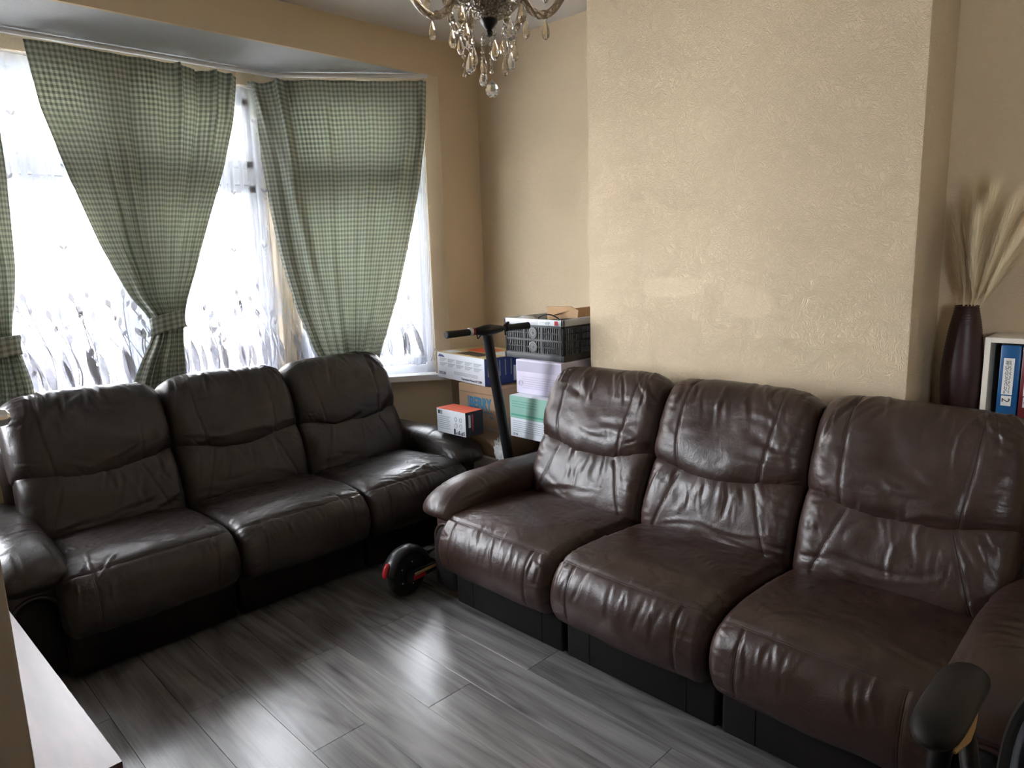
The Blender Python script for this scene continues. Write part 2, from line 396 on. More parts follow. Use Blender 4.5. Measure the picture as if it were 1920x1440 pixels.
def text(name, s, size, mat, parent, mtx, align='LEFT', sx=1.0, extr=.0004, bold=0.0):
    cu = bpy.data.curves.new('txt', 'FONT'); cu.body = s; cu.size = size; cu.align_x = align; cu.extrude = extr; cu.offset = bold; cu.resolution_u = 3
    t = bpy.data.objects.new('txt', cu); COL.objects.link(t)
    dg = bpy.context.evaluated_depsgraph_get(); dg.update()
    me = bpy.data.meshes.new_from_object(t.evaluated_get(dg)); bpy.data.objects.remove(t)
    me.materials.clear()
    me.transform(mtx @ Matrix.Diagonal((sx, 1, 1, 1)))
    return link(name, me, mat, parent)
def catmull(P, n):
    P = np.array(P, float); P = np.vstack([2 * P[0] - P[1], P, 2 * P[-1] - P[-2]])
    k = len(P) - 3; t = np.linspace(0, k - 1e-9, n); i = t.astype(int); f = (t - i)[:, None]
    a, b, c, d = P[i], P[i + 1], P[i + 2], P[i + 3]
    return .5 * ((2 * b) + (-a + c) * f + (2 * a - 5 * b + 4 * c - d) * f ** 2 + (-a + 3 * b - 3 * c + d) * f ** 3)
def vnoise(x, y, seed=0):
    xi = np.floor(x).astype(np.int64); yi = np.floor(y).astype(np.int64); xf = x - xi; yf = y - yi
    def hsh(a, b):
        h = (a * 374761393 + b * 668265263 + seed * 974634533) & 0xffffffff
        h = ((h ^ (h >> 13)) * 1274126177) & 0xffffffff
        return ((h ^ (h >> 16)) & 0xffff) / 65535.0
    u = xf * xf * (3 - 2 * xf); v = yf * yf * (3 - 2 * yf)
    return (hsh(xi, yi) * (1 - u) + hsh(xi + 1, yi) * u) * (1 - v) + (hsh(xi, yi + 1) * (1 - u) + hsh(xi + 1, yi + 1) * u) * v - .5
def creases(U, V, lst):
    """sum of soft folds: (u, v, angle, length, width, amplitude, bend)"""
    D = np.zeros_like(U)
    for (u0, v0, an, ln, wd, am, be) in lst:
        ca, sa = math.cos(an), math.sin(an)
        s = (U - u0) * ca + (V - v0) * sa; t = -(U - u0) * sa + (V - v0) * ca - be * s * s / max(ln, .01)
        D += am * np.exp(-(t / wd) ** 2) * np.exp(-(s / (ln * .5)) ** 4) - .55 * am * np.exp(-((t - 1.7 * wd) / wd) ** 2) * np.exp(-(s / (ln * .5)) ** 4)
    return D

# ================================================================== ROOM SHELL
XL, XA, XC = -.70, 3.13, 2.80           # left wall, alcove wall, chimney breast face
YB, YW = -2.60, 3.42                    # back wall, window wall
CY0, CY1 = .79, 2.273                   # chimney breast
ZC, ZS = 2.78, 2.575                    # ceiling, bay soffit
BAY = [(2.82, 3.42), (2.05, 3.98), (.37, 3.98), (-.40, 3.42)]
# planks: each a child of the floor
fl = MB(); fl.box((XL - .1, YB - .1, -.06), (XA + .1, 4.05, -.012)); flo = struct(fl.build('floor', 'under'))
PW, PL = .1938, 1.29
jo = {-1: 2.53, 0: 1.75, 1: 2.361, 2: 1.864, 3: 2.356, 4: 1.774, 5: 2.35, 6: 1.68, 7: 2.30}
rnd = random.Random(4); cache = {}
for k in range(-7, 14):
    x0 = .5177 + k * PW
    if x0 > XA or x0 + PW < XL: continue
    xa, xb = max(x0, XL), min(x0 + PW, XA)
    j = jo.get(k, 1.7 + rnd.random() * 1.2)
    y = j
    while y > YB: y -= PL
    while y < 4.0:
        ya, yb = max(y, YB), min(y + PL, 4.0)
        if yb - ya > .03:
            key = (round(xb - xa, 4), round(yb - ya, 4))
            if key not in cache:
                b_ = MB(); hx, hy = key[0] / 2 - .0008, key[1] / 2 - .0008
                b_.box((-hx, -hy, -.012), (hx, hy, 0), bev=.0004, seg=1)
                o = b_.build('plank', 'floor', flo, smooth=False); cache[key] = o.data
            else: o = link('plank', cache[key], None, flo)
            o.location = ((xa + xb) / 2, (ya + yb) / 2, 0)
        y += PL
# walls
m = MB(); m.box((XA, YB - .2, -.05), (XA + .25, YW + .3, ZC + .2)); struct(m.build('wall_right', 'alcove', smooth=False))
m = MB(); m.box((XC, CY0, -.0), (XA, CY1, ZC), bev=.008); struct(m.build('wall_chimney', 'chimney'))
WY0, WY1, WZ0, WZ1 = -1.60, -1.0, 1.25, 2.0      # added unseen window behind the camera, put in to brighten the right side
m = MB(); m.box((XL - .25, YB - .2, -.05), (XL, WY0, ZC + .2)); m.box((XL - .25, WY1, -.05), (XL, YW + .3, ZC + .2)); m.box((XL - .25, WY0, -.05), (XL, WY1, WZ0)); m.box((XL - .25, WY0, WZ1), (XL, WY1, ZC + .2))
struct(m.build('wall_left', 'wall', smooth=False))
m = MB(); xa_, xb_ = XL - .17, XL - .10
for (y0, y1, z0, z1) in ((WY0, WY0 + .06, WZ0, WZ1), (WY1 - .06, WY1, WZ0, WZ1), (WY0, WY1, WZ0, WZ0 + .06), (WY0, WY1, WZ1 - .06, WZ1), ((WY0 + WY1) / 2 - .035, (WY0 + WY1) / 2 + .035, WZ0, WZ1)): m.box((xa_, y0, z0), (xb_, y1, z1), .005)
fill_win = struct(m.build('window_4', 'upvc'))
for (y0, y1) in ((WY0 + .06, (WY0 + WY1) / 2 - .035), ((WY0 + WY1) / 2 + .035, WY1 - .06)):
    m = MB(); m.box((XL - .138, y0, WZ0 + .06), (XL - .132, y1, WZ1 - .06)); m.build('pane', 'glass', fill_win, smooth=False)
l = bpy.data.lights.new('window_portal', 'AREA'); l.shape = 'RECTANGLE'; l.size = WZ1 - WZ0; l.size_y = WY1 - WY0; l.cycles.is_portal = True
o = bpy.data.objects.new('window_portal', l); COL.objects.link(o); o.rotation_euler = (0, -PI / 2, 0); o.location = (XL - .22, (WY0 + WY1) / 2, (WZ0 + WZ1) / 2)
m = MB(); m.box((XL - .25, YB - .25, -.05), (XA + .25, YB, ZC + .2)); struct(m.build('wall_back', 'wall', smooth=False))
m = MB(); m.box((XL - .2, YB - .2, ZC), (XA + .2, YW + .3, ZC + .2)); struct(m.build('ceiling', 'ceil', smooth=False))
# window wall: beam over the bay, pier at each end
m = MB(); m.box((XL, YW, ZS), (XA, YW + .02, ZC)); m.box((2.82, YW, 0), (XA, YW + .02, ZS)); m.box((XL, YW, 0), (-.40, YW + .02, ZS))
struct(m.build('wall_window', 'wall', smooth=False))
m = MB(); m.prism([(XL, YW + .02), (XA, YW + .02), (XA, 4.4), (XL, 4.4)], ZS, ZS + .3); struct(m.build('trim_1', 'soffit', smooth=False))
# bay walls: below sill, above head, jambs -- each splay / front panel one wall with openings
SILL, HEAD = .80, 2.50
def wall_panel(name, P, Q, openings, thick=.24):
    P = np.array(P, float); Q = np.array(Q, float); Ln = np.linalg.norm(Q - P); t = (Q - P) / Ln; n = np.array([t[1], -t[0]])
    # outward normal: away from room centre
    if (P - np.array([1.2, 2.0])) @ n < 0: n = -n
    mt = Matrix(((t[0], n[0], 0, P[0]), (t[1], n[1], 0, P[1]), (0, 0, 1, 0), (0, 0, 0, 1)))
    b = MB(); s0, s1 = openings
    b.box((0, 0, 0), (Ln, thick, SILL - .03), mtx=mt); b.box((0, 0, HEAD), (Ln, thick, ZS), mtx=mt)
    b.box((0, 0, SILL - .03), (s0, thick, HEAD), mtx=mt); b.box((s1, 0, SILL - .03), (Ln, thick, HEAD), mtx=mt)
    o = struct(b.build(name, 'alcove', smooth=False)); return mt, Ln
def window(idx, mt, s0, s1, mull):
    b = MB(); d0, d1 = .055, .125; fw = .055
    b.box((s0, d0, SILL), (s1, d1, SILL + fw), .006, mtx=mt); b.box((s0, d0, HEAD - fw), (s1, d1, HEAD), .006, mtx=mt)
    b.box((s0, d0, SILL), (s0 + fw, d1, HEAD), .006, mtx=mt); b.box((s1 - fw, d0, SILL), (s1, d1, HEAD), .006, mtx=mt)
    root = struct(b.build('window_%d' % idx, 'upvc'))
    xs = [s0 + fw] + mull + [s1 - fw]
    ZT0, ZT1 = 1.965, 2.055
    b = MB(); b.box((s0 + fw, d0 - .003, ZT0), (s1 - fw, d1, ZT1), .006, mtx=mt); b.build('transom', 'upvc', root)
    for x in mull:
        b = MB(); b.box((x - .04, d0 - .002, SILL + fw), (x + .04, d1, HEAD - fw), .006, mtx=mt); b.build('mullion', 'upvc', root)
    for i in range(len(xs) - 1):
        a_ = xs[i] + (.04 if i > 0 else 0); c_ = xs[i + 1] - (.04 if i < len(xs) - 2 else 0)
        for (z0, z1) in ((SILL + fw, ZT0), (ZT1, HEAD - fw)):
            b = MB(); sw = .05
            b.box((a_, d0 + .012, z0), (c_, d1 - .01, z0 + sw), .008, mtx=mt); b.box((a_, d0 + .012, z1 - sw), (c_, d1 - .01, z1), .008, mtx=mt)
            b.box((a_, d0 + .012, z0), (a_ + sw, d1 - .01, z1), .008, mtx=mt); b.box((c_ - sw, d0 + .012, z0), (c_, d1 - .01, z1), .008, mtx=mt)
            s = b.build('sash', 'upvc', root)
            b = MB(); b.box((a_ + sw - .005, .092, z0 + sw - .005), (c_ - sw + .005, .098, z1 - sw + .005), mtx=mt); b.build('pane', 'glass', s, smooth=False)
mtR, LR = wall_panel('wall_bay_right', BAY[0], BAY[1], (.095, .90)); window(1, mtR, .095, .90, [])
mtF, LF = wall_panel('wall_bay_front', BAY[1], BAY[2], (.06, BAY[1][0] - BAY[2][0] - .06)); window(2, mtF, .06, LF - .06, [LF / 2])
mtL, LL = wall_panel('wall_bay_left', BAY[2], BAY[3], (.05, .855)); window(3, mtL, .05, .855, [])
for mt_, a_, b_ in ((mtR, .095, .90), (mtF, .06, LF - .06), (mtL, .05, .855)):
    c = mt_ @ Vector(((a_ + b_) / 2, .20, (SILL + HEAD) / 2)); nrm = (mt_.to_3x3() @ Vector((0, 1, 0)))
    l = bpy.data.lights.new('window_portal', 'AREA'); l.shape = 'RECTANGLE'; l.size = b_ - a_; l.size_y = HEAD - SILL; l.cycles.is_portal = True
    o = bpy.data.objects.new('window_portal', l); COL.objects.link(o)
    o.rotation_euler = nrm.to_track_quat('Z', 'Y').to_euler(); o.location = c
# sill board following the bay
def inset(poly, d):     # offset the bay polyline into the room
    out = []
    for i, p in enumerate(poly):
        ns = []
        for a, b in ((i - 1, i), (i, i + 1)):
            if a < 0 or b >= len(poly): continue
            t = np.array(poly[b]) - np.array(poly[a]); t = t / np.linalg.norm(t); n = np.array([-t[1], t[0]])
            if n @ (np.array([1.2, 2.]) - np.array(poly[a])) < 0: n = -n
            ns.append(n)
        n = sum(ns); n = n / np.linalg.norm(n); k = d / (n @ ns[0])
        out.append(tuple(np.array(p) + n * k))
    return out
fr = inset(BAY, .055); bk = inset(BAY, -.10)
m = MB()
for i in range(3):
    m.prism([fr[i], fr[i + 1], bk[i + 1], bk[i]], SILL - .035, SILL)
struct(m.build('trim_2', 'sillp', smooth=False))
# curtain track under the soffit
tr_ = inset(BAY, .085)
m = MB()
m.tube([(p[0], p[1], ZS - .02) for p in (np.array(tr_[0]) * .93 + np.array(tr_[1]) * .07, tr_[1], tr_[2], tr_[3])], .013, seg=8)
trk = m.build('curtain_track', 'sillp'); tag(trk, 'white curtain track bent round the bay under its ceiling', 'curtain rail')
# baseboards
m = MB(); m.box((XC - .016, CY0, 0), (XC, CY1, .12), .004); m.box((XA - .016, CY1, 0), (XA, YW, .12), .004); m.box((XA - .016, YB, 0), (XA, CY0, .12), .004)
m.box((XC, CY1, 0), (XA - .016, CY1 + .016, .12), .004); struct(m.build('baseboard_right', 'sillp'))
m = MB(); m.box((2.82, YW - .016, 0), (XA, YW, .12), .004); struct(m.build('baseboard_window', 'sillp'))
# open door leaf beside the camera
m = MB(); m.box((-.66, .93, .01), (.1075, .97, 2.0), .004); dr = struct(m.build('door_1', 'doorp'))
hp = ony((12, 782), .868); hz = float(hp[2]); hx = float(hp[0])
m = MB(); m.tube([(hx - .10, .93, hz), (hx - .10, .868, hz)], .009); m.tube([(hx - .11, .868, hz), (hx - .004, .868, hz), (hx, .868, hz), (hx + .003, .868, hz)], [.009, .0088, .0078, .004], seg=14); m.lathe([(.026, 0), (.026, .006), (0, .008)], 20, Matrix.Translation((hx - .10, .93, hz)) @ Matrix.Rotation(PI / 2, 4, 'X')); m.build('door_handle', 'nickel', dr)

# ================================================================== OUTSIDE
m = MB(); m.box((-25, 4.5, -.75), (30, 40, -.6)); struct(m.build('ground_street', 'pave', smooth=False))
def house(x0, x1, y, label):
    h = thing('terraced_house', label, 'house', ((x0 + x1) / 2, y, -.6))
    hw = (x1 - x0) / 2
    m = MB(); m.box((-hw, 0, 0), (hw, 7, 5.4)); m.build('wall', 'house', h, smooth=False)
    m = MB(); m.prism([(-.4, 5.3), (7.4, 5.3), (3.5, 8.0)], -hw, hw, axis=0); m.build('roof', 'roof', h, smooth=False)
    for wx in (-hw * .5, hw * .45):
        for (z0, z1) in ((.9, 2.3), (3.2, 4.6)):
            if wx > 0 and z0 < 1: continue
            m = MB(); m.box((wx - .85, -.06, z0 - .08), (wx + .85, .02, z1 + .08)); f = m.build('window', 'upvc', h, smooth=False)
            for k in (-1, 1):
                m = MB(); m.box((wx + k * .42 - .38, -.07, z0), (wx + k * .42 + .38, -.055, z1)); m.build('pane', 'hglass', f, smooth=False)
    m = MB(); m.box((hw * .45 - .5, -.05, 0), (hw * .45 + .5, .02, 2.1)); m.build('front_door', 'dwood', h, smooth=False)
    return h
house(-7, -1.0, 17, 'pale rendered house across the street, seen through far end of net curtain')
house(-1.0, 5, 17, 'pale rendered house across the street, behind the tied gingham curtain')
house(5, 11, 17, 'pale rendered house across the street, behind the sheer beside angled bay')
car = thing('parked_car', 'silver hatchback parked on the street outside the bay window', 'car', (2.4, 11.0, -.6))
m = MB(); m.prism([(-2.0, .28), (2.0, .28), (2.05, .75), (1.2, .92), (.7, 1.4), (-.9, 1.42), (-1.6, .98), (-2.02, .88)], -.8, .8, axis=1); m.build('body', 'carp', car, smooth=False)
m = MB(); m.prism([(1.08, .95), (.66, 1.34), (-.85, 1.36), (-1.4, .98)], -.81, .81, axis=1); m.build('side_glass', 'hglass', car, smooth=False)
for wx in (-1.25, 1.25):
    for wy in (-.78, .78):
        m = MB(); m.lathe([(.0, -.1), (.30, -.1), (.32, -.05), (.32, .05), (.30, .1), (0, .1)], 20, Matrix.Translation((wx, wy, .32)) @ Matrix.Rotation(PI / 2, 4, 'X')); m.build('wheel', 'rubber', car)

# ================================================================== SOFAS
def closed_grid_obj(name, P, mat, parent):
    """P[n,m,3]: rows n across, m around a closed profile; ends capped"""
    n, m_, _ = P.shape; V = P.reshape(-1, 3); F = grid_faces(n, m_, cv=True)
    F.append(tuple(range(m_))[::1]); F.append(tuple((n - 1) * m_ + j for j in range(m_))[::-1])
    o = from_np(name, V, F, mat, parent)
    bm = bmesh.new(); bm.from_mesh(o.data); bmesh.ops.recalc_face_normals(bm, faces=bm.faces); bm.to_mesh(o.data); bm.free()
    return o
def normals_of(P, cv=True):
    du = np.gradient(P, axis=0)
    if cv: dv = np.roll(P, -1, 1) - np.roll(P, 1, 1)
    else: dv = np.gradient(P, axis=1)
    n = np.cross(du, dv); ln = np.linalg.norm(n, axis=2, keepdims=True); n = n / np.maximum(ln, 1e-9)
    return n
def sample(P, i, j):
    n, m_, _ = P.shape
    i = np.clip(i, 0, n - 1.001); i0 = i.astype(int); fi = (i - i0)[:, None]
    j0 = np.floor(j).astype(int); fj = (j - j0)[:, None]
    def g(a, b): return P[np.clip(a, 0, n - 1), b % m_]
    return (g(i0, j0) * (1 - fi) + g(i0 + 1, j0) * fi) * (1 - fj) + (g(i0, j0 + 1) * (1 - fi) + g(i0 + 1, j0 + 1) * fi) * fj
def seam_obj(P, Nn, ij, parent, mat, off=.0005, gap=.007, r=.0013):
    """double line of stitching lying on the surface along grid path ij"""
    ij = np.array(ij, float); i, j = ij[:, 0], ij[:, 1]
    b = MB(); q = sample(P, i, j); nn = sample(Nn, i, j)
    t = np.gradient(q, axis=0); t /= np.linalg.norm(t, axis=1, keepdims=True) + 1e-9
    s = np.cross(nn, t)
    for k in (-1, 1): b.tube(q + nn * off + s * gap * .5 * k, r, seg=5)
    return b.build('seam', mat, parent)
def outward(P, Nn, c):
    s = np.sign(((P - c) * Nn).sum(2).mean()); return Nn * (s if s != 0 else 1)

def seat_cushion(parent, xc, wid, seed, mat, wr=1.0):
    rg = random.Random(seed); n, m_ = 130, 150
    top = catmull([(.60, .33), (.545, .385), (.44, .418), (.30, .432), (.15, .441), (.03, .44), (-.045, .422), (-.092, .38), (-.112, .315), (-.105, .25), (-.075, .205), (-.02, .185), (.1, .18), (.35, .20), (.55, .24), (.605, .29)], m_ + 1)[:-1]
    ln = np.concatenate([[0], np.cumsum(np.linalg.norm(np.diff(top, axis=0), axis=1))])
    s = np.linspace(-1, 1, n); s = np.sign(s) * (1 - (1 - np.abs(s)) ** 1.35)
    S, J = np.meshgrid(s, np.arange(m_), indexing='ij')
    D = np.broadcast_to(top[:, 0], S.shape).copy(); Z = np.broadcast_to(top[:, 1], S.shape).copy()
    cd, cz = .28, .31
    edge = np.clip((np.abs(S) - .86) / .14, 0, 1); k = 1 - .30 * (1 - np.sqrt(np.maximum(0, 1 - edge ** 2)))
    Dn, Zn = D - cd, Z - cz
    kz = 1 - .42 * (1 - np.sqrt(np.maximum(0, 1 - edge ** 2)))
    front = np.clip((.10 - D) / .2, 0, 1)
    D = cd + Dn * (1 - .11 * (1 - np.sqrt(np.maximum(0, 1 - edge ** 2)))); Z = cz + Zn * kz
    crown = (1 - S ** 2) * .022
    Z = Z + crown * np.clip((Z - .33) / .1, 0, 1) - .012 * np.exp(-((D - .27) / .16) ** 2 - (S / .55) ** 2) * (Z > .36)
    D = D - front * .020 * (1 - S ** 2)
    X = xc + S * wid / 2
    P = np.stack([X, D, Z], 2)
    U = S * wid / 2; V = np.broadcast_to(ln, S.shape)
    i_top0 = ln[np.argmin(np.abs(top[:, 0] - .44) + (top[:, 1] < .38) * 9)]
    jf = int(np.argmin(np.abs(top[:, 0] + .045) + (top[:, 1] < .36) * 9)); vf = ln[jf]; jb = int(np.argmin(np.abs(top[:, 1] - .23) + (top[:, 0] > -.05) * 9)); vb = ln[jb]
    cl = []
    for _ in range(int(60 * wr)):      # soft stretch folds on top
        u = rg.uniform(-.26, .26); v = rg.uniform(i_top0, vf)
        cl.append((u, v, math.atan2(v - (vf + .1), u) + PI / 2 + rg.uniform(-.5, .5) if rg.random() < .4 else rg.uniform(-.7, .7), rg.uniform(.05, .2), rg.uniform(.003, .008), wr * rg.uniform(-.0030, .0032), rg.uniform(-.8, .8)))
    for _ in range(30):      # gathers hanging off the front seam
        u = rg.uniform(-.28, .28); cl.append((u, vf + rg.uniform(.02, .10), PI / 2 + rg.uniform(-.35, .35), rg.uniform(.05, .12), rg.uniform(.004, .009), rg.uniform(-.0020, .0022), rg.uniform(-.5, .5)))
    for sd in (-1, 1):       # short puckers along both sides
        for _ in range(26):
            v = rg.uniform(i_top0, vb); cl.append((sd * rg.uniform(.24, .29), v, rg.uniform(-.35, .35), rg.uniform(.03, .09), rg.uniform(.003, .006), rg.uniform(-.004, .0025), 0))
    disp = creases(U, V, cl) + .006 * vnoise(U * 9 + 50, V * 9 + 50, seed) + .003 * vnoise(U * 22 + 50, V * 22 + 50, seed + 1)
    disp -= .0045 * np.exp(-((V - vf - .010 * (1 - (S / .9) ** 2)) / .006) ** 2)      # seam groove along the front edge
    for sd in (-.68, .68): disp -= .0035 * np.exp(-((S - sd - .04 * sd * (V - vf)) * wid / 2 / .005) ** 2) * ((V > vf) & (V < vb))
    mask = np.clip((1 - np.abs(S)) / .04, 0, 1) * np.clip((.2 - np.abs(V - (i_top0 + vb) / 2) + (vb - i_top0) / 2) / .05, 0, 1)
    Nn = outward(P, normals_of(P), np.array([xc, cd, cz]))
    P = P + Nn * (disp * mask)[..., None]
    o = closed_grid_obj('seat_cushion', P, mat, parent)
    ii = np.linspace(4, n - 5, 60); ss = np.interp(ii, np.arange(n), s)
    jj = np.interp(vf + .010 * (1 - (ss / .9) ** 2), ln, np.arange(m_))
    seam_obj(P, Nn, np.stack([ii, jj], 1), o, 'thread')
    for sd in (-.68, .68):
        vv = np.linspace(vf + .012, vb - .02, 24); iv = np.interp(sd + .04 * sd * (vv - vf), s, np.arange(n))
        seam_obj(P, Nn, np.stack([iv, np.interp(vv, ln, np.arange(m_))], 1), o, 'thread')
    return o

def back_pillow(parent, xc, wid, seed, mat, kind):
    rg = random.Random(seed); n, m_ = 120, 140
    s = np.linspace(-1, 1, n); s = np.sign(s) * (1 - (1 - np.abs(s)) ** 1.4)
    th = np.linspace(0, 2 * PI, m_, endpoint=False)       # 0 = top, pi/2 = front, pi = bottom
    S, T = np.meshgrid(s, th, indexing='ij')
    if kind == 'head':
        C = np.array([.690, .778]); tilt = np.array([.42, .907]); a, b, e = .212, .128, 2.7
    else:
        C = np.array([.572, .508]); tilt = np.array([.34, .940]); a, b, e = .195, .112, 2.4
    tilt = tilt / np.linalg.norm(tilt); nf = np.array([-tilt[1], tilt[0]])
    ct, st = np.cos(T), np.sin(T)
    cu = np.sign(ct) * np.abs(ct) ** (2 / e); su = np.sign(st) * np.abs(st) ** (2 / e)
    edge = np.clip((np.abs(S) - .74) / .26, 0, 1); rd = np.sqrt(np.maximum(0, 1 - edge ** 2.4))
    A = np.full_like(S, a)
    lo = np.clip(-cu, 0, 1); up = np.clip(cu, 0, 1)
    if kind == 'head':
        along = A * cu - lo * (.030 - .078 * np.abs(S) ** 1.7) - up * .034 * np.abs(S) ** 4.5 + up * .004
        along = along * (1 - .10 * (1 - rd))
        thick = b * su * (.42 + .58 * rd) * np.where(su > 0, 1.0, .75)
        thick = thick + .022 * np.clip(su, 0, 1) * lo ** .7 * (1 - S ** 2)      # belly over the crease
    else:
        along = A * cu
        thick = b * su * (.40 + .60 * rd) * np.where(su > 0, 1.0, .7) + .015 * np.clip(su, 0, 1) * np.clip(-cu, 0, 1) * (1 - S ** 2)
    D = C[0] + along * tilt[0] + thick * nf[0]; Z = C[1] + along * tilt[1] + thick * nf[1]
    nar = 1 - .03 * np.clip(cu, 0, 1) ** 2
    X = xc + S * wid / 2 * nar
    P = np.stack([X, D, Z], 2)
    U = S * wid / 2; V = np.broadcast_to((.5 - np.arange(m_) / m_) * 2 * (a + b) * 1.3, S.shape)   # ~ arc length
    arc = np.cumsum(np.r_[0, np.linalg.norm(np.diff(P[n // 2], axis=0), axis=1)]); V = np.broadcast_to(arc, S.shape); Lh = arc[m_ // 2]
    cl = []
    if kind == 'head':
        for _ in range(26):    # drag folds from the top edge downwards
            u = rg.uniform(-.27, .27); cl.append((u, rg.uniform(.06, .20), PI / 2 + rg.uniform(-.5, .5) - u * 1.2, rg.uniform(.08, .22), rg.uniform(.005, .012), rg.uniform(-.0045, .005), rg.uniform(-.5, .5)))
        for _ in range(14):
            cl.append((rg.uniform(-.2, .2), rg.uniform(.2, Lh - .12), rg.uniform(-.5, .5), rg.uniform(.1, .25), rg.uniform(.008, .02), rg.uniform(-.004, .004), rg.uniform(-.6, .6)))
        for _ in range(16):
            u = rg.uniform(-.26, .26); cl.append((u, Lh - rg.uniform(.05, .13), PI / 2 + rg.uniform(-.5, .5) + u * 2, rg.uniform(.04, .10), rg.uniform(.004, .008), rg.uniform(-.004, .003), 0))
    else:
        for _ in range(22):    # gathers fanning down from the crease
            u = rg.uniform(-.27, .27); cl.append((u, rg.uniform(.13, .28), PI / 2 + rg.uniform(-.5, .5) - u * 2.2, rg.uniform(.05, .14), rg.uniform(.004, .012), rg.uniform(-.0034, .0036), rg.uniform(-.5, .5)))
        for _ in range(12):
            cl.append((rg.uniform(-.2, .2), rg.uniform(.3, Lh - .08), rg.uniform(-.4, .4), rg.uniform(.12, .3), rg.uniform(.006, .014), rg.uniform(-.004, .004), rg.uniform(-.5, .5)))
    for sd in (-1, 1):
        for _ in range(22):
            cl.append((sd * rg.uniform(.22, .285), rg.uniform(.03, Lh - .03), rg.uniform(-.4, .4), rg.uniform(.03, .10), rg.uniform(.003, .007), rg.uniform(-.004, .003), 0))
    for _ in range(30): cl.append((rg.uniform(-.28, .28), rg.uniform(.03, Lh - .03), rg.uniform(0, PI), rg.uniform(.03, .09), rg.uniform(.0025, .004), rg.uniform(-.0016, .0016), rg.uniform(-1, 1)))
    disp = creases(U, V, cl) + .012 * vnoise(U * 6 + 70, V * 6 + 70, seed) + .005 * vnoise(U * 17 + 70, V * 17 + 70, seed + 1)
    seams = []
    if kind == 'head':
        for sd in (-.64, .60): seams.append((sd, lambda v, sd=sd: sd * (1 - .22 * ((v - .02) / Lh) ** 2), .03, Lh - .06))
    else:
        for sd in (-1, 1): seams.append((sd, lambda v, sd=sd: sd * np.clip(.50 + .55 * (v - .15) / Lh, .5, .95), .15, Lh - .12))
    front = (np.arange(m_) < m_ // 2)[None, :]
    for (sd, fn, v0, v1) in seams:
        disp = disp - .004 * np.exp(-((S - fn(V)) * wid / 2 / .0055) ** 2) * (V > v0) * (V < v1) * front
    mask = np.clip((1 - np.abs(S)) / .05, 0, 1) * np.where(front, 1, .25) * np.clip(np.minimum(V, 9) / .04, 0.3, 1)
    Nn = outward(P, normals_of(P), np.array([xc, C[0], C[1]]))
    P = P + Nn * (disp * mask)[..., None]
    o = closed_grid_obj('headrest' if kind == 'head' else 'lumbar_cushion', P, mat, parent)
    for (sd, fn, v0, v1) in seams:
        vv = np.linspace(v0, v1, 36); seam_obj(P, Nn, np.stack([np.interp(fn(vv), s, np.arange(n)), np.interp(vv, arc, np.arange(m_))], 1), o, 'thread')
    return o

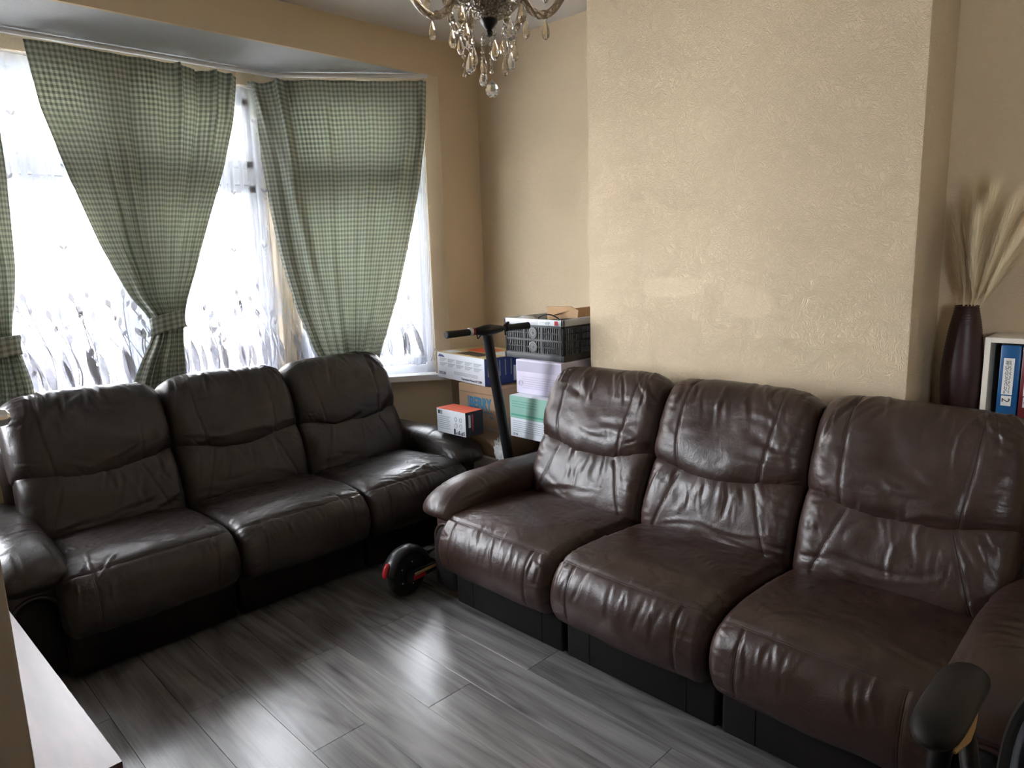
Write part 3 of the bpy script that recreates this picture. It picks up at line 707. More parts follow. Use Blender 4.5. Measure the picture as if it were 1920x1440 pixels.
def arm(parent, xc, sd, seed, mat, fwd=0.0):
    """rolled pad arm; sd = +1 outer side towards +x"""
    rg = random.Random(seed); n, m_ = 110, 84
    path = catmull([(.80, .43), (.68, .447), (.50, .455), (.32, .457), (.19, .452), (.105, .440), (.052, .415), (.030, .375)], n)
    path[:, 0] -= fwd * np.clip((.8 - path[:, 0]) / .8, 0, 1)
    T = np.gradient(path, axis=0); T /= np.linalg.norm(T, axis=1, keepdims=True); Nn2 = np.stack([T[:, 1], -T[:, 0]], 1)   # up side
    Nn2 *= np.sign(Nn2[n // 4, 1])
    q = np.linspace(0, 1, n); r = np.clip((1 - q) / .14, 0, 1); r = np.sqrt(1 - (1 - r) ** 2) * .62 + .38; r[-1] = .22; r[-2] = .31
    th = np.linspace(0, 2 * PI, m_, endpoint=False); e = 2.35
    cx = np.sign(np.cos(th)) * np.abs(np.cos(th)) ** (2 / e); cz = np.sign(np.sin(th)) * np.abs(np.sin(th)) ** (2 / e)
    hw, hh = .118, .096
    P = np.zeros((n, m_, 3))
    P[:, :, 0] = xc + sd * .002 + hw * cx[None, :] * (r ** .6)[:, None]
    P[:, :, 1] = path[:, 0:1] + Nn2[:, 0:1] * hh * cz[None, :] * r[:, None]
    P[:, :, 2] = path[:, 1:2] + Nn2[:, 1:2] * hh * cz[None, :] * r[:, None]
    arc = np.cumsum(np.r_[0, np.linalg.norm(np.diff(path, axis=0), axis=1)])
    A = np.broadcast_to(arc[:, None], (n, m_)); B = np.broadcast_to((th * .11)[None, :], (n, m_)); LA = arc[-1]
    cl = []
    for _ in range(40): cl.append((rg.uniform(.15, LA - .1), rg.uniform(.0, .45), PI / 2 + rg.uniform(-.5, .5), rg.uniform(.05, .16), rg.uniform(.004, .009), rg.uniform(-.0038, .0038), rg.uniform(-.5, .5)))
    for _ in range(34): cl.append((LA - rg.uniform(.01, .13), rg.uniform(-.02, .60), rg.uniform(-.35, .35), rg.uniform(.05, .11), rg.uniform(.003, .006), rg.uniform(-.0045, .0035), 0))
    disp = creases(A, B, cl) + .008 * vnoise(A * 8 + 30, B * 8 + 30, seed)
    Nr = normals_of(P); cc = np.stack([np.full(n, xc), path[:, 0], path[:, 1]], 1)[:, None, :]
    Nr = Nr * np.sign(((P - cc) * Nr).sum(2).mean())
    P = P + Nr * (disp * np.clip((LA - A) / .03, 0, 1))[..., None]
    root = closed_grid_obj('arm_pad', P, mat, parent)
    b = MB(); b.box((xc - .092, .045 - fwd, .025), (xc + .092, .83, .42), .03, 3); b.build('arm_side', mat, parent)
    # arched inset panel on the arm front, with a gathered rim
    pts = []; hw2 = .072
    ol = [(-hw2, .05)] + [(-hw2, .20)] + [(hw2 * math.cos(a), .27 + .075 * math.sin(a)) for a in np.linspace(PI, 0, 15)] + [(hw2, .20), (hw2, .05)]
    b = MB(); t = bmesh.new()
    rings = []
    for sc_, dy in ((1.0, .050 - fwd), (1.0, .037 - fwd), (.90, .025 - fwd), (.6, .019 - fwd)):
        rings.append([t.verts.new((xc + x * sc_, dy, .19 + (z - .19) * sc_)) for x, z in ol])
    k = len(ol)
    for r0, r1 in zip(rings[:-1], rings[1:]):
        for j in range(k): t.faces.new((r0[j], r0[(j + 1) % k], r1[(j + 1) % k], r1[j]))
    t.faces.new(rings[-1]); bmesh.ops.recalc_face_normals(t, faces=t.faces); b._add(t)
    b.build('arm_front_panel', 'panel', parent, angle=60)
    b = MB(); b.tube([(xc + x * 1.12, .041 - fwd, .19 + (z - .19) * 1.06) for x, z in ol], .008, seg=8); b.build('piping', mat, parent)

def sofa(name, label, loc, rz, mat, seed, fwd=(0, 0)):
    root = thing(name, label, 'sofa', loc, rz)
    W = .636
    b = MB(); b.box((-W * 1.5, .02, .03), (W * 1.5, .86, .23), .02); b.build('base_frame', 'panel', root)
    b = MB(); b.box((-W * 1.5 - .01, .70, .06), (W * 1.5 + .01, .845, .80), .05, 3); b.build('back_shell', mat, root)
    for k in range(3):
        xc = (k - 1) * W
        b = MB(); b.box((xc - W / 2 + .008, -.012, .022), (xc + W / 2 - .008, .035, .235), .014, 3); fp = b.build('front_panel', 'panel', root)
        for sx in (-.2, .2):
            b = MB(); b.box((xc + sx - .0015, -.0135, .03), (xc + sx + .0015, -.011, .225)); b.build('seam', 'panel', fp)
        seat_cushion(root, xc, W - .003, seed * 10 + k, mat, 1.7 if mat == 'leatherL' else 1.15)
        back_pillow(root, xc, W - .004, seed * 10 + k + 3, mat, 'lumbar')
        back_pillow(root, xc, W + .002, seed * 10 + k + 6, mat, 'head')
    arm(root, -W * 1.5 - .066, -1, seed + 51, mat, fwd[0]); arm(root, W * 1.5 + .066, 1, seed + 52, mat, fwd[1])
    for x in (-1.0, 1.0):
        for y in (.08, .84):
            b = MB(); b.lathe([(.02, 0), (.022, .004), (.022, .03)], 14, Matrix.Translation((x, y, 0))); b.build('foot', 'black', root)
    return root
sofa('leather_sofa', 'dark leather three-seat recliner sofa in the bay under the curtained window', (1.430, 2.855, 0), 0, 'leatherL', 3)
sofa('leather_sofa', 'brown leather three-seat recliner sofa against the textured chimney breast wall', (1.835, 1.300, 0), -PI / 2, 'leatherR', 7, (.03, .10))

# ================================================================== CURTAINS
def curve_z(pts, zq):       # pts: list of (z, s), z descending
    a = np.array(sorted(pts)); return np.interp(zq, a[:, 0], a[:, 1])
def smooth1(a, k=7):
    ker = np.hanning(k + 2)[1:-1]; ker /= ker.sum(); p = np.pad(a, k // 2, mode='edge'); return np.convolve(p, ker, 'valid')
def curtain(label, org, tdir, left, right, z_top, z_tie, z_bot, W, seed, pleats, folds=8, tie=True, name='gingham_curtain', nrm=None, droop=None):
    """panel in the vertical plane through org along tdir; left/right: [(z, s)] edges measured along tdir"""
    root = thing(name, label, 'curtain', (0, 0, 0))
    nu, nv = 190, 170
    v = np.linspace(0, 1, nv); u = np.linspace(0, 1, nu)
    z = z_top + (z_bot - z_top) * v
    le = smooth1(curve_z(left, z), 13); ri = smooth1(curve_z(right, z), 13); wd = ri - le
    tight = np.clip(1 - wd / wd[0], 0, 1)
    U, Vv = np.meshgrid(u, v, indexing='ij')
    rg = random.Random(seed)
    # folds: fine wandering ones that deepen as the cloth is gathered
    ph = rg.uniform(0, 6.28)
    warp = U + .035 * np.sin(2 * PI * U * 1.7 + ph) + .02 * vnoise(U * 6 + 9, Vv * 2 + 9, seed)
    f = np.sin(2 * PI * folds * warp + ph) + .45 * np.sin(2 * PI * folds * 2.1 * warp + 1.3 + ph)
    gather = tight[None, :] ** 1.6
    amp = .004 + .030 * gather * np.where(z < z_tie, .8, 1)[None, :]
    dep = amp * f
    dep += .030 * vnoise(U * 3.2 + 5, Vv * 1.6 + 5, seed + 2) * (1 - gather) + .010 * vnoise(U * 9 + 5, Vv * 3 + 5, seed + 3) * (1 - gather)
    for (up, dv, am) in pleats:      # hook pleats pinched at the heading
        g = np.exp(-((U - up - .01 * np.sin(Vv * 9)) / (.012 + .03 * Vv)) ** 2) * np.exp(-(Vv / dv) ** 2)
        dep += am * g
    # long diagonal drag folds from the heading to the tie
    for k in range(8):
        a0 = rg.uniform(.05, .95); c = a0 + (.5 - a0) * .35 * (Vv / .7) + .02 * np.sin(5 * Vv + k)
        dep += rg.choice((-1, 1)) * rg.uniform(.012, .03) * np.exp(-((U - c) / rg.uniform(.015, .04)) ** 2) * np.clip(Vv / .25, 0, 1)
    hem = np.exp(-(np.minimum(U, 1 - U) / .02) ** 2); dep += -.004 * hem
    sag = 0 if droop is None else droop(U) * np.exp(-(Vv / .06) ** 2)
    s_ = le[None, :] + U * wd[None, :]
    n = np.array([-tdir[1], tdir[0]]) if nrm is None else np.array(nrm)     # into the room
    X = org[0] + s_ * tdir[0] + dep * n[0]; Y = org[1] + s_ * tdir[1] + dep * n[1]; Z = np.broadcast_to(z[None, :], U.shape) - sag
    P = np.stack([X, Y, Z], 2).reshape(-1, 3)
    # cloth coordinates: the fabric keeps its width, so checks narrow where it is gathered
    le_len = np.cumsum(np.r_[0, np.hypot(np.diff(z), np.diff((le + ri) / 2))])
    uv = np.stack([U * W, np.broadcast_to(le_len[None, :], U.shape)], 2).reshape(-1, 2)
    o = from_np('cloth', P, grid_faces(nu, nv), 'gingham', root, uv=uv)
    sol = o.modifiers.new('t', 'SOLIDIFY'); sol.thickness = .0012
    if tie:
        j = int(np.argmin(np.abs(z - z_tie))); cs = (le[j] + ri[j]) / 2; hw = wd[j] / 2 + .012
        th = np.linspace(0, 2 * PI, 64, endpoint=False); q = np.linspace(-.045, .045, 7); rows = []; uvs = []
        for zz in q:
            for a in th:
                bul = 1 + .06 * math.cos(7 * a) * (zz / .05)
                s0 = cs + hw * math.cos(a) * bul; dd = (.052) * math.sin(a) * bul
                rows.append((org[0] + s0 * tdir[0] + dd * n[0], org[1] + s0 * tdir[1] + dd * n[1], z_tie + zz + .012 * math.sin(a) + .015 * math.cos(a)))
                uvs.append((a * hw * .8, zz))
        b = from_np('tieback', np.array(rows), grid_faces(7, 64, cv=True), 'gingham', root, uv=np.array(uvs))
        b.modifiers.new('t', 'SOLIDIFY').thickness = .003
    return root
YF = 3.885
def edge_y(pts, y): return [(float(p[2]), float(p[0])) for p in (ony(q, y) for q in pts)]
# A: front of the bay, tied in the middle
curtain('green gingham curtain knotted to a narrow waist at front of the bay', (0, YF), (1, 0),
        edge_y([(40, 68), (75, 200), (130, 330), (190, 460), (248, 560), (280, 592), (290, 612), (285, 640), (262, 690), (240, 760)], YF),
        edge_y([(444, 132), (440, 220), (423, 310), (398, 400), (372, 500), (350, 565), (343, 600), (342, 625), (348, 690), (356, 770)], YF),
        2.53, float(ony((312, 606), YF)[2]), .815, 1.16, 11,
        [(.68, .28, .045), (.79, .2, -.03), (.87, .3, .05), (.955, .14, .04)], folds=7, nrm=(0, -1), droop=lambda U: .018 * np.abs(np.sin(U * 14)) * np.clip((U - .55) * 3, 0, 1))
# B: angled side of the bay
pb0 = np.array(inset(BAY, .085)[0]); pb1 = np.array(inset(BAY, .085)[1]); tb = (pb0 - pb1) / np.linalg.norm(pb0 - pb1); nb = np.array([-tb[1], tb[0]])
if nb @ (np.array([1.2, 2.]) - pb0) < 0: nb = -nb
def edge_b(pts): return [(float(q[2]), float((q[:2] - pb1) @ tb)) for q in (onplane(p, (pb1[0], pb1[1], 0), (nb[0], nb[1], 0)) for p in pts)]
curtain('green gingham curtain spread wide over the angled bay window, drawn to the right', tuple(pb1), tuple(tb),
        edge_b([(450, 134), (470, 220), (492, 310), (508, 400), (528, 490), (556, 580), (590, 660), (640, 740), (652, 765), (650, 800)]),
        edge_b([(799, 142), (797, 250), (786, 350), (768, 450), (748, 545), (727, 620), (708, 680), (700, 740), (698, 765), (722, 830)]),
        2.53, .90, .84, 1.10, 23,
        [(.06, .12, .03), (.185, .3, .06), (.225, .25, -.03), (.97, .5, .03)], folds=6, tie=True, nrm=nb, droop=lambda U: .02 * np.abs(np.sin(U * 15)) * np.clip((.35 - U) * 4, 0, 1))
# C: far left of the front window
curtain('green gingham curtain tied back at far end of the front window', (0, YF), (1, 0),
        [(2.53, .12), (2.1, .16), (1.7, .26), (1.3, .44), (1.17, .50), (1.1, .47), (.81, .40)],
        edge_y([(-30, 60), (0, 230), (14, 330), (22, 410), (31, 500), (30, 560), (25, 630), (27, 645), (45, 668), (65, 725), (75, 780)], YF),
        2.53, 1.165, .815, .9, 37, [(.2, .2, .04), (.5, .2, .04), (.8, .2, .04)], folds=6, nrm=(0, -1))

# sheers with embroidered stems and leaves
def sheer(label, P0, P1, x0, x1, z0, z1, folds, seed, gathered=None):
    root = thing('net_curtain', label, 'net curtain')
    P0 = np.array(P0); P1 = np.array(P1); Ln = np.linalg.norm(P1 - P0); t = (P1 - P0) / Ln; n = np.array([-t[1], t[0]])
    if n @ (np.array([1.2, 2.]) - P0) < 0: n = -n
    def surf(U, Zz, off=0.0):
        S = x0 + U * (x1 - x0); v = (z1 - Zz) / (z1 - z0)
        wv = U + .012 * vnoise(U * 7 + 3, v * 2.5 + 3, seed) + .02 * np.sin(2.2 * v + U * 5)
        d = .010 * np.sin(2 * PI * folds * wv) + .006 * np.sin(2 * PI * folds * 2.3 * wv + 1) + .012 * vnoise(U * 8, v * 3, seed + 1)
        d = d * (.55 + .6 * v)
        zz = Zz + .012 * np.cos(2 * PI * folds * wv * .5) * np.clip((v - .9) * 10, 0, 1)
        return np.stack([P0[0] + S * t[0] + (d + off) * n[0], P0[1] + S * t[1] + (d + off) * n[1], zz], -1)
    nu, nv = 240, 70
    U, Z = np.meshgrid(np.linspace(0, 1, nu), np.linspace(z1, z0, nv), indexing='ij')
    cl = from_np('voile', surf(U, Z).reshape(-1, 3), grid_faces(nu, nv), 'sheer', root)
    # embroidery: ribbons and leaf blades laid on the voile
    rg = random.Random(seed); V = []; F = []
    Wm = x1 - x0
    def blade(cs, cz, an, ln, wd, k=6):
        base = len(V); ca, sa = math.cos(an), math.sin(an)
        for i in range(k + 1):
            q = i / k; hw = wd * math.sin(PI * min(1, q * 1.0)) ** .8 * .5
            for sg in (-1, 1):
                s = cs + (q * ln) * ca - sg * hw * sa; zz = cz + (q * ln) * sa + sg * hw * ca
                V.append(surf(np.array(s / Wm), np.array(zz), .003))
        for i in range(k): F.append((base + 2 * i, base + 2 * i + 1, base + 2 * i + 3, base + 2 * i + 2))
    def stem(cs, cz, h, bend, wd=.006):
        base = len(V); k = 14; tip = None
        for i in range(k + 1):
            q = i / k; s = cs + bend * q * q + .012 * math.sin(q * 5); zz = cz + h * q
            for sg in (-1, 1): V.append(surf(np.array((s + sg * wd * .5) / Wm), np.array(zz), .003))
            tip = (s, zz)
        for i in range(k): F.append((base + 2 * i, base + 2 * i + 1, base + 2 * i + 3, base + 2 * i + 2))
        return tip
    s = .03
    while s < Wm - .05:
        for q in range(3):
            h = rg.uniform(.16, .46); bd = rg.uniform(-.13, .03); st = s + rg.uniform(-.03, .05)
            tx, tz = stem(st, z0 + .04, h, bd)
            blade(tx, tz - .004, PI / 2 + rg.uniform(-.3, .5), rg.uniform(.045, .06), .024)
            if rg.random() < .5: blade(tx + .01, tz - rg.uniform(.04, .09), PI / 2 - rg.uniform(.2, .7), .04, .018)
        for q in range(2):
            blade(s + rg.uniform(-.05, .05), z0 + .04, PI / 2 + rg.uniform(.05, .3), rg.uniform(.15, .24), .034, 9)
        s += rg.uniform(.075, .11)
    s = .05
    while s < Wm - .05:       # scattered twin-leaf sprigs higher up
        for zz in (z0 + .72 + rg.uniform(-.06, .06), z0 + 1.05 + rg.uniform(-.08, .08), z0 + 1.38 + rg.uniform(-.06, .06)):
            ss = s + rg.uniform(-.05, .05)
            if ss < .02 or ss > Wm - .04: continue
            stem(ss, zz - .05, .05, 0, .004)
            blade(ss, zz, PI / 2 + .6, .034, .014, 5); blade(ss, zz, PI / 2 - .6, .030, .013, 5)
        s += rg.uniform(.13, .19)
    from_np('embroidery', np.array(V).reshape(-1, 3), F, 'embro', root, smooth=False)['kind'] = 'stuff'
    b = MB(); b.tube([tuple(surf(np.array(a), np.array(z1 - .01))) for a in np.linspace(0, 1, 60)], .006, seg=6); b.build('heading_tape', 'sheer', root)
    return root
sf = inset(BAY, .03)
sheer('white embroidered net curtain hanging across the wide front bay window', (sf[2][0] + .02, sf[2][1]), (sf[1][0] - .01, sf[1][1]), 0, sf[1][0] - sf[2][0] - .03, .875, 2.49, 13, 5)
sheer('white embroidered net curtain hanging inside the narrow angled bay window', sf[1], sf[0], .01, .84, .875, 2.49, 8, 9)

# ================================================================== BOXES IN THE ALCOVE
def carton(name, label, lo, hi, mat, rz=0.0, cat='box', tape=None):
    """box whose near -x/-y bottom corner is at lo; local frame rotated by rz about that corner"""
    o = thing(name, label, cat, lo, rz)
    sz = [hi[i] - lo[i] for i in range(3)]
    b = MB(); b.box((0, 0, 0), sz, .004, 2); b.build('body', mat, o)
    if tape:
        b = MB(); b.box((-.0008, sz[1] / 2 - .025, sz[2] - .06), (sz[0] + .0008, sz[1] / 2 + .025, sz[2] + .0008)); b.build('tape', tape, o, smooth=False)
    return o, sz
def decal(o, name, mat, face, a0, a1, z0, z1, sz, e=.0009):
    """flat print on face 'x' (the -x side, a measured from the FAR end), 'y' (the -y side) or 't' (top)"""
    b = MB()
    if face == 'x': b.box((-e, sz[1] - a1, z0), (.001, sz[1] - a0, z1))
    elif face == 'y': b.box((a0, -e, z0), (a1, .001, z1))
    else: b.box((a0, z0, sz[2] - .001), (a1, z1, sz[2] + e))
    return b.build(name, mat, o, smooth=False)
def mx_face(sz, a, z, e=.0012):       # text frame on the -x side: reads from far end (+y) to near end (-y)
    return Matrix(((0, 0, -1, -e), (-1, 0, 0, sz[1] - a), (0, 1, 0, z), (0, 0, 0, 1)))
def my_face(sz, a, z, e=.0012):       # text frame on the -y side
    return Matrix(((1, 0, 0, a), (0, 0, -1, -e), (0, 1, 0, z), (0, 0, 0, 1)))

# red and white carton on the floor
rb, sz = carton('shipping_carton', 'white carton with dark red side panel, under the brown BERRY box', (2.59, 2.755, 0), (3.03, 3.09, .392), 'offwhite')
decal(rb, 'red_side', 'maroon', 'y', 0.0, .44, .0, .387, sz)
decal(rb, 'label_sheet', 'white', 'y', .03, .075, .30, .385, sz, .0016)
text('lettering', '9184', .03, 'dkprint', rb, mx_face(sz, .16, .32))
# BERRY
bb, sz = carton('cardboard_box', 'brown cardboard box printed with blue BERRY lettering', (2.615, 2.752, .394), (3.05, 3.112, .797), 'card')
text('logo_lettering', 'BERRY', .090, 'lblue', bb, mx_face(sz, .095, .270), sx=.70, bold=.0035)
decal(bb, 'logo_bar', 'lblue', 'x', .080, .088, .258, .338, sz, .0012); decal(bb, 'logo_underline', 'lblue', 'x', .088, .285, .250, .256, sz, .0012)
text('small_lettering', 'PLASTICS U.K. LTD', .022, 'tgrey', bb, mx_face(sz, .095, .224))
decal(bb, 'logo_bar', 'lblue', 'x', .262, .288, .222, .232, sz, .0012)
text('small_lettering', 'DISPOSABLE PRODUCTS', .017, 'tgrey', bb, mx_face(sz, .18, .155))
decal(bb, 'flap_gap', 'cardd', 'x', .0, .36, .356, .358, sz)
decal(bb, 'print', 'dkprint', 'y', .16, .19, .24, .27, sz)
# printer carton
pb, sz = carton('printer_box', 'white and blue printer box with EPSON print resting on BERRY box and sill', (2.594, 2.857, .8015), (2.594 + .36, 2.857 + .51, .9565), 'white', rz=math.radians(-8))
decal(pb, 'blue_side', 'blue', 'y', .0, .36, .0, .1545, sz); decal(pb, 'panel', 'white', 'y', .2, .30, .012, .10, sz, .0016)
for k in range(9): decal(pb, 'print_line', 'tgrey', 'y', .02 + .02 * k, .028 + .02 * k, .05, .14, sz, .0014) if k % 2 == 0 else None
for r in range(2):
    for k in range(5):
        decal(pb, 'print_block', 'tgrey', 'x', .03 + k * .093, .11 + k * .093, .118 - r * .027, .121 - r * .027, sz)
        for q in range(3): decal(pb, 'print_line', 'tgrey', 'x', .032 + k * .093, .10 + k * .093 - .012 * q, .113 - r * .027 - q * .0055, .1152 - r * .027 - q * .0055, sz)
text('lettering', 'EPSON', .025, 'dkprint', pb, mx_face(sz, .02, .022))
text('lettering', 'Expression Home XP-2200', .019, 'dkprint', pb, mx_face(sz, .27, .012))
for q in range(3): decal(pb, 'print_line', 'tgrey', 'x', .19, .44, .050 - q * .007, .0525 - q * .007, sz)
decal(pb, 'top_panel', 'yel', 't', 0.0, .36, 0, .51, sz)
for (a0, a1, c0, c1, mt_) in ((.03, .13, .10, .34, 'cardd'), (.15, .30, .22, .42, 'orange'), (.15, .33, .02, .17, 'white'), (.02, .10, .38, .48, 'white'), (.23, .33, .05, .13, 'orange')):
    decal(pb, 'top_print', mt_, 't', a0, a1, c0, c1, sz, .0016)
b = MB(); b.prism([(0, 0), (.075, .0), (.06, .016), (.02, .012)], -.0016, .001, axis=0, mtx=Matrix.Translation((0, .42, .128))); b.build('blue_badge', 'blue', pb, smooth=False)
b = MB(); b.tube(catmull([(.0, .50, .157), (-.012, .52, .168), (-.02, .515, .14), (-.03, .525, .115), (-.035, .53, .10)], 20), .004, seg=6); b.build('string', 'bag', pb)
# plain box with blue band, beside the printer box
xb, sz = carton('cardboard_box', 'plain brown box with blue lettered band, squeezed behind the scooter handle', (2.985, 2.76, .799), (3.12, 2.86, .985), 'card')
decal(xb, 'blue_band', 'blue', 'y', .0, .135, .0, .075, sz); decal(xb, 'blue_band', 'blue', 'x', .0, .10, .0, .075, sz)
text('lettering', 'EN', .05, 'white', xb, my_face(sz, .02, .02, .0016)); text('lettering', 'EN', .05, 'white', xb, mx_face(sz, .015, .02, .0016))
# hidden support and the two paper cartons
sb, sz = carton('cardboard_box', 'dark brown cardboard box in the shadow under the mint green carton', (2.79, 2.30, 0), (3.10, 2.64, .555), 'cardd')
gb, sz = carton('paper_carton', 'white carton with mint green printed upper half, behind the brown sofa', (2.58, 2.305, .557), (3.08, 2.65, .783), 'white')
decal(gb, 'green_print', 'mint', 'x', 0, .345, .105, .225, sz)
decal(gb, 'green_strip', 'green', 'x', .01, .34, .118, .128, sz, .0014)
for q in range(3): decal(gb, 'print_line', 'green', 'x', .02, .20, .195 - q * .014, .198 - q * .014, sz, .0014)
for q in range(6): decal(gb, 'print_line', 'tgrey', 'x', .02, .31 - .03 * (q % 3), .088 - q * .011, .0905 - q * .011, sz)
text('lettering', 'TT 43', .014, 'dkprint', gb, mx_face(sz, .02, .012))
lb, sz = carton('paper_carton', 'pale lavender carton of grey print directly under the folding crate', (2.645, 2.335, .785), (3.09, 2.66, .968), 'lav')
decal(lb, 'upper_print', 'lavd', 'x', .01, .325, .12, .175, sz)
for q in range(6): decal(lb, 'print_line', 'lavd', 'x', .05, .30 - .02 * (q % 3), .09 - q * .012, .0935 - q * .012, sz)
b = MB(); b.tube([(-.001, sz[1] - .035 + .014 * math.cos(a), .055 + .014 * math.sin(a)) for a in np.linspace(0, 2 * PI, 20, endpoint=False)], .002, seg=5, closed=True); b.build('round_mark', 'lavd', lb)
# small appliance box on the arm of the bay sofa
ab, sz = carton('appliance_box', 'small white appliance box with bright orange red top and black end', (2.395, 2.805, .557), (2.52, 3.05, .693), 'white')
decal(ab, 'orange_top', 'orange', 't', 0, .125, 0, .245, sz); decal(ab, 'black_end', 'dkprint', 'y', 0, .125, 0, .136, sz)
decal(ab, 'print_line', 'white', 'y', .02, .035, .05, .12, sz, .0014); decal(ab, 'print_line', 'red', 'y', .045, .055, .03, .12, sz, .0014)
decal(ab, 'print_block', 'tgrey', 'x', .012, .05, .105, .128, sz); decal(ab, 'barcode', 'dkprint', 'x', .015, .03, .108, .126, sz, .0014)
for q in range(7): decal(ab, 'print_line', 'tgrey', 'x', .012, .115 - .01 * (q % 2), .092 - q * .011, .095 - q * .011, sz)
for a in (.165, .205):
    for z in (.055, .09):
        b = MB(); b.tube([(-.001, sz[1] - a + .010 * math.cos(t), z + .012 * math.sin(t)) for t in np.linspace(0, 2 * PI, 14, endpoint=False)], .0013, seg=4, closed=True); b.build('icon', 'tgrey', ab)
decal(ab, 'picture', 'dkprint', 'x', .145, .16, .004, .036, sz)
for q in range(6): decal(ab, 'picture', 'dkprint', 'x', .165 + q * .012, .172 + q * .012, .006, .018 + .006 * (q % 3), sz)
# plastic bag scrap
rg = random.Random(3); n_, m_ = 40, 40
TH, PH = np.meshgrid(np.linspace(0, 2 * PI, n_, endpoint=False), np.linspace(.05, PI - .05, m_), indexing='ij')
rr = 1 + .5 * vnoise(TH * 3 + 4, PH * 4, 5) + .35 * vnoise(TH * 7, PH * 8, 6)
PB = np.stack([2.592 + .020 * rr * np.sin(PH) * np.cos(TH), 2.735 + .055 * rr * np.sin(PH) * np.sin(TH), .455 + .07 * rr * np.cos(PH)], 2)
zz = PB[..., 2]; PB[..., 2] = np.maximum(zz, .3935)
bagr = thing('plastic_bag', 'crumpled white plastic bag wedged between sofa arm and boxes', 'plastic bag')
from_np('bag_body', PB.reshape(-1, 3), grid_faces(n_, m_, cu=True) + [tuple(i * m_ for i in range(n_)), tuple(i * m_ + m_ - 1 for i in range(n_))[::-1]], 'bag', bagr)
b = MB(); b.tube(catmull([(2.575, 2.70, .49), (2.575, 2.675, .51), (2.578, 2.655, .53)], 8), [.010, .009, .008, .007, .007, .006, .007, .008], seg=7, flat=.4); b.build('knot_tail', 'bag', bagr)

# folding crate: rails, slats and hub discs, one side at a time
cr = thing('folding_crate', 'black and grey slatted folding crate on top of the lavender carton', 'crate', (2.675, 2.345, .970))
LXc, LYc, LZc = .40, .42, .215
b = MB(); b.box((0, 0, 0), (LXc, LYc, .012)); b.box((-.004, -.004, 0), (LXc + .004, .012, .03), .003); b.box((-.004, LYc - .012, 0), (LXc + .004, LYc + .004, .03), .003)
b.box((-.004, 0, 0), (.012, LYc, .03), .003); b.box((LXc - .012, 0, 0), (LXc + .004, LYc, .03), .003); b.build('crate_base', 'dgrey', cr)
b = MB()
for (x0, y0, x1, y1) in ((-.005, -.005, .012, LYc + .005), (LXc - .012, -.005, LXc + .005, LYc + .005), (-.005, -.005, LXc + .005, .012), (-.005, LYc - .012, LXc + .005, LYc + .005)):
    b.box((x0, y0, LZc - .033), (x1, y1, LZc), .003)
rim = b.build('rim', 'lgrey', cr)
b = MB()
for x in (0, LXc - .016):
    for y in (0, LYc - .016): b.box((x, y, .02), (x + .016, y + .016, LZc - .03), .003)
b.build('corner_post', 'black', cr)
def crate_side(L_, mt, hubs):
    b = MB()
    for z in (.030, .104, .176): b.box((0, 0, z - .006), (L_, .009, z + .006), .001, 1, mtx=mt)
    s = b.build('rail', 'dgrey', cr)
    for r, (z0, z1) in enumerate(((.036, .098), (.110, .172))):
        for k in range(3):
            a0 = .018 + k * (L_ - .036) / 3; a1 = a0 + (L_ - .036) / 3
            b = MB(); b.box((a1 - .006, -.002, z0), (a1 + .004, .011, z1), mtx=mt)
            n = max(4, int((a1 - a0) / .0135))
            for q in range(n):
                x = a0 + (q + .5) * (a1 - a0 - .006) / n
                b.box((x - .0026, .001, z0), (x + .0026, .007, z1), mtx=mt)
            b.box((a0, .001, (z0 + z1) / 2 - .003), (a1, .007, (z0 + z1) / 2 + .003), mtx=mt)
            p = b.build('slat_panel', 'dgrey', cr, smooth=False)
            if k == 1 and hubs:
                b = MB(); b.lathe([(0, 0), (.030, 0), (.030, .004), (.022, .006), (.020, .004), (.006, .004), (.005, .007), (0, .007)], 28, mt @ Matrix.Translation(((a0 + a1) / 2, .0, (z0 + z1) / 2)) @ Matrix.Rotation(PI / 2, 4, 'X'))
                b.build('hub_disc', 'grey', p)
crate_side(LYc, Matrix(((0, 1, 0, 0), (-1, 0, 0, LYc), (0, 0, 1, 0), (0, 0, 0, 1))), True)
crate_side(LXc, Matrix.Identity(4), False)
crate_side(LYc, Matrix(((0, -1, 0, LXc), (1, 0, 0, 0), (0, 0, 1, 0), (0, 0, 0, 1))), False)
crate_side(LXc, Matrix(((1, 0, 0, 0), (0, -1, 0, LYc), (0, 0, 1, 0), (0, 0, 0, 1))), False)
b = MB(); b.box((-.0065, .03, LZc - .028), (-.004, .165, LZc - .006)); b.build('label_strip', 'white', cr, smooth=False)
text('lettering', 'CITY KEEP', .017, 'tgrey', cr, Matrix(((0, 0, -1, -.0068), (-1, 0, 0, .16), (0, 1, 0, LZc - .024), (0, 0, 0, 1))))
b = MB(); b.box((-.007, .03, LZc - .028), (-.004, .052, LZc - .006)); b.build('red_mark', 'red', cr, smooth=False)
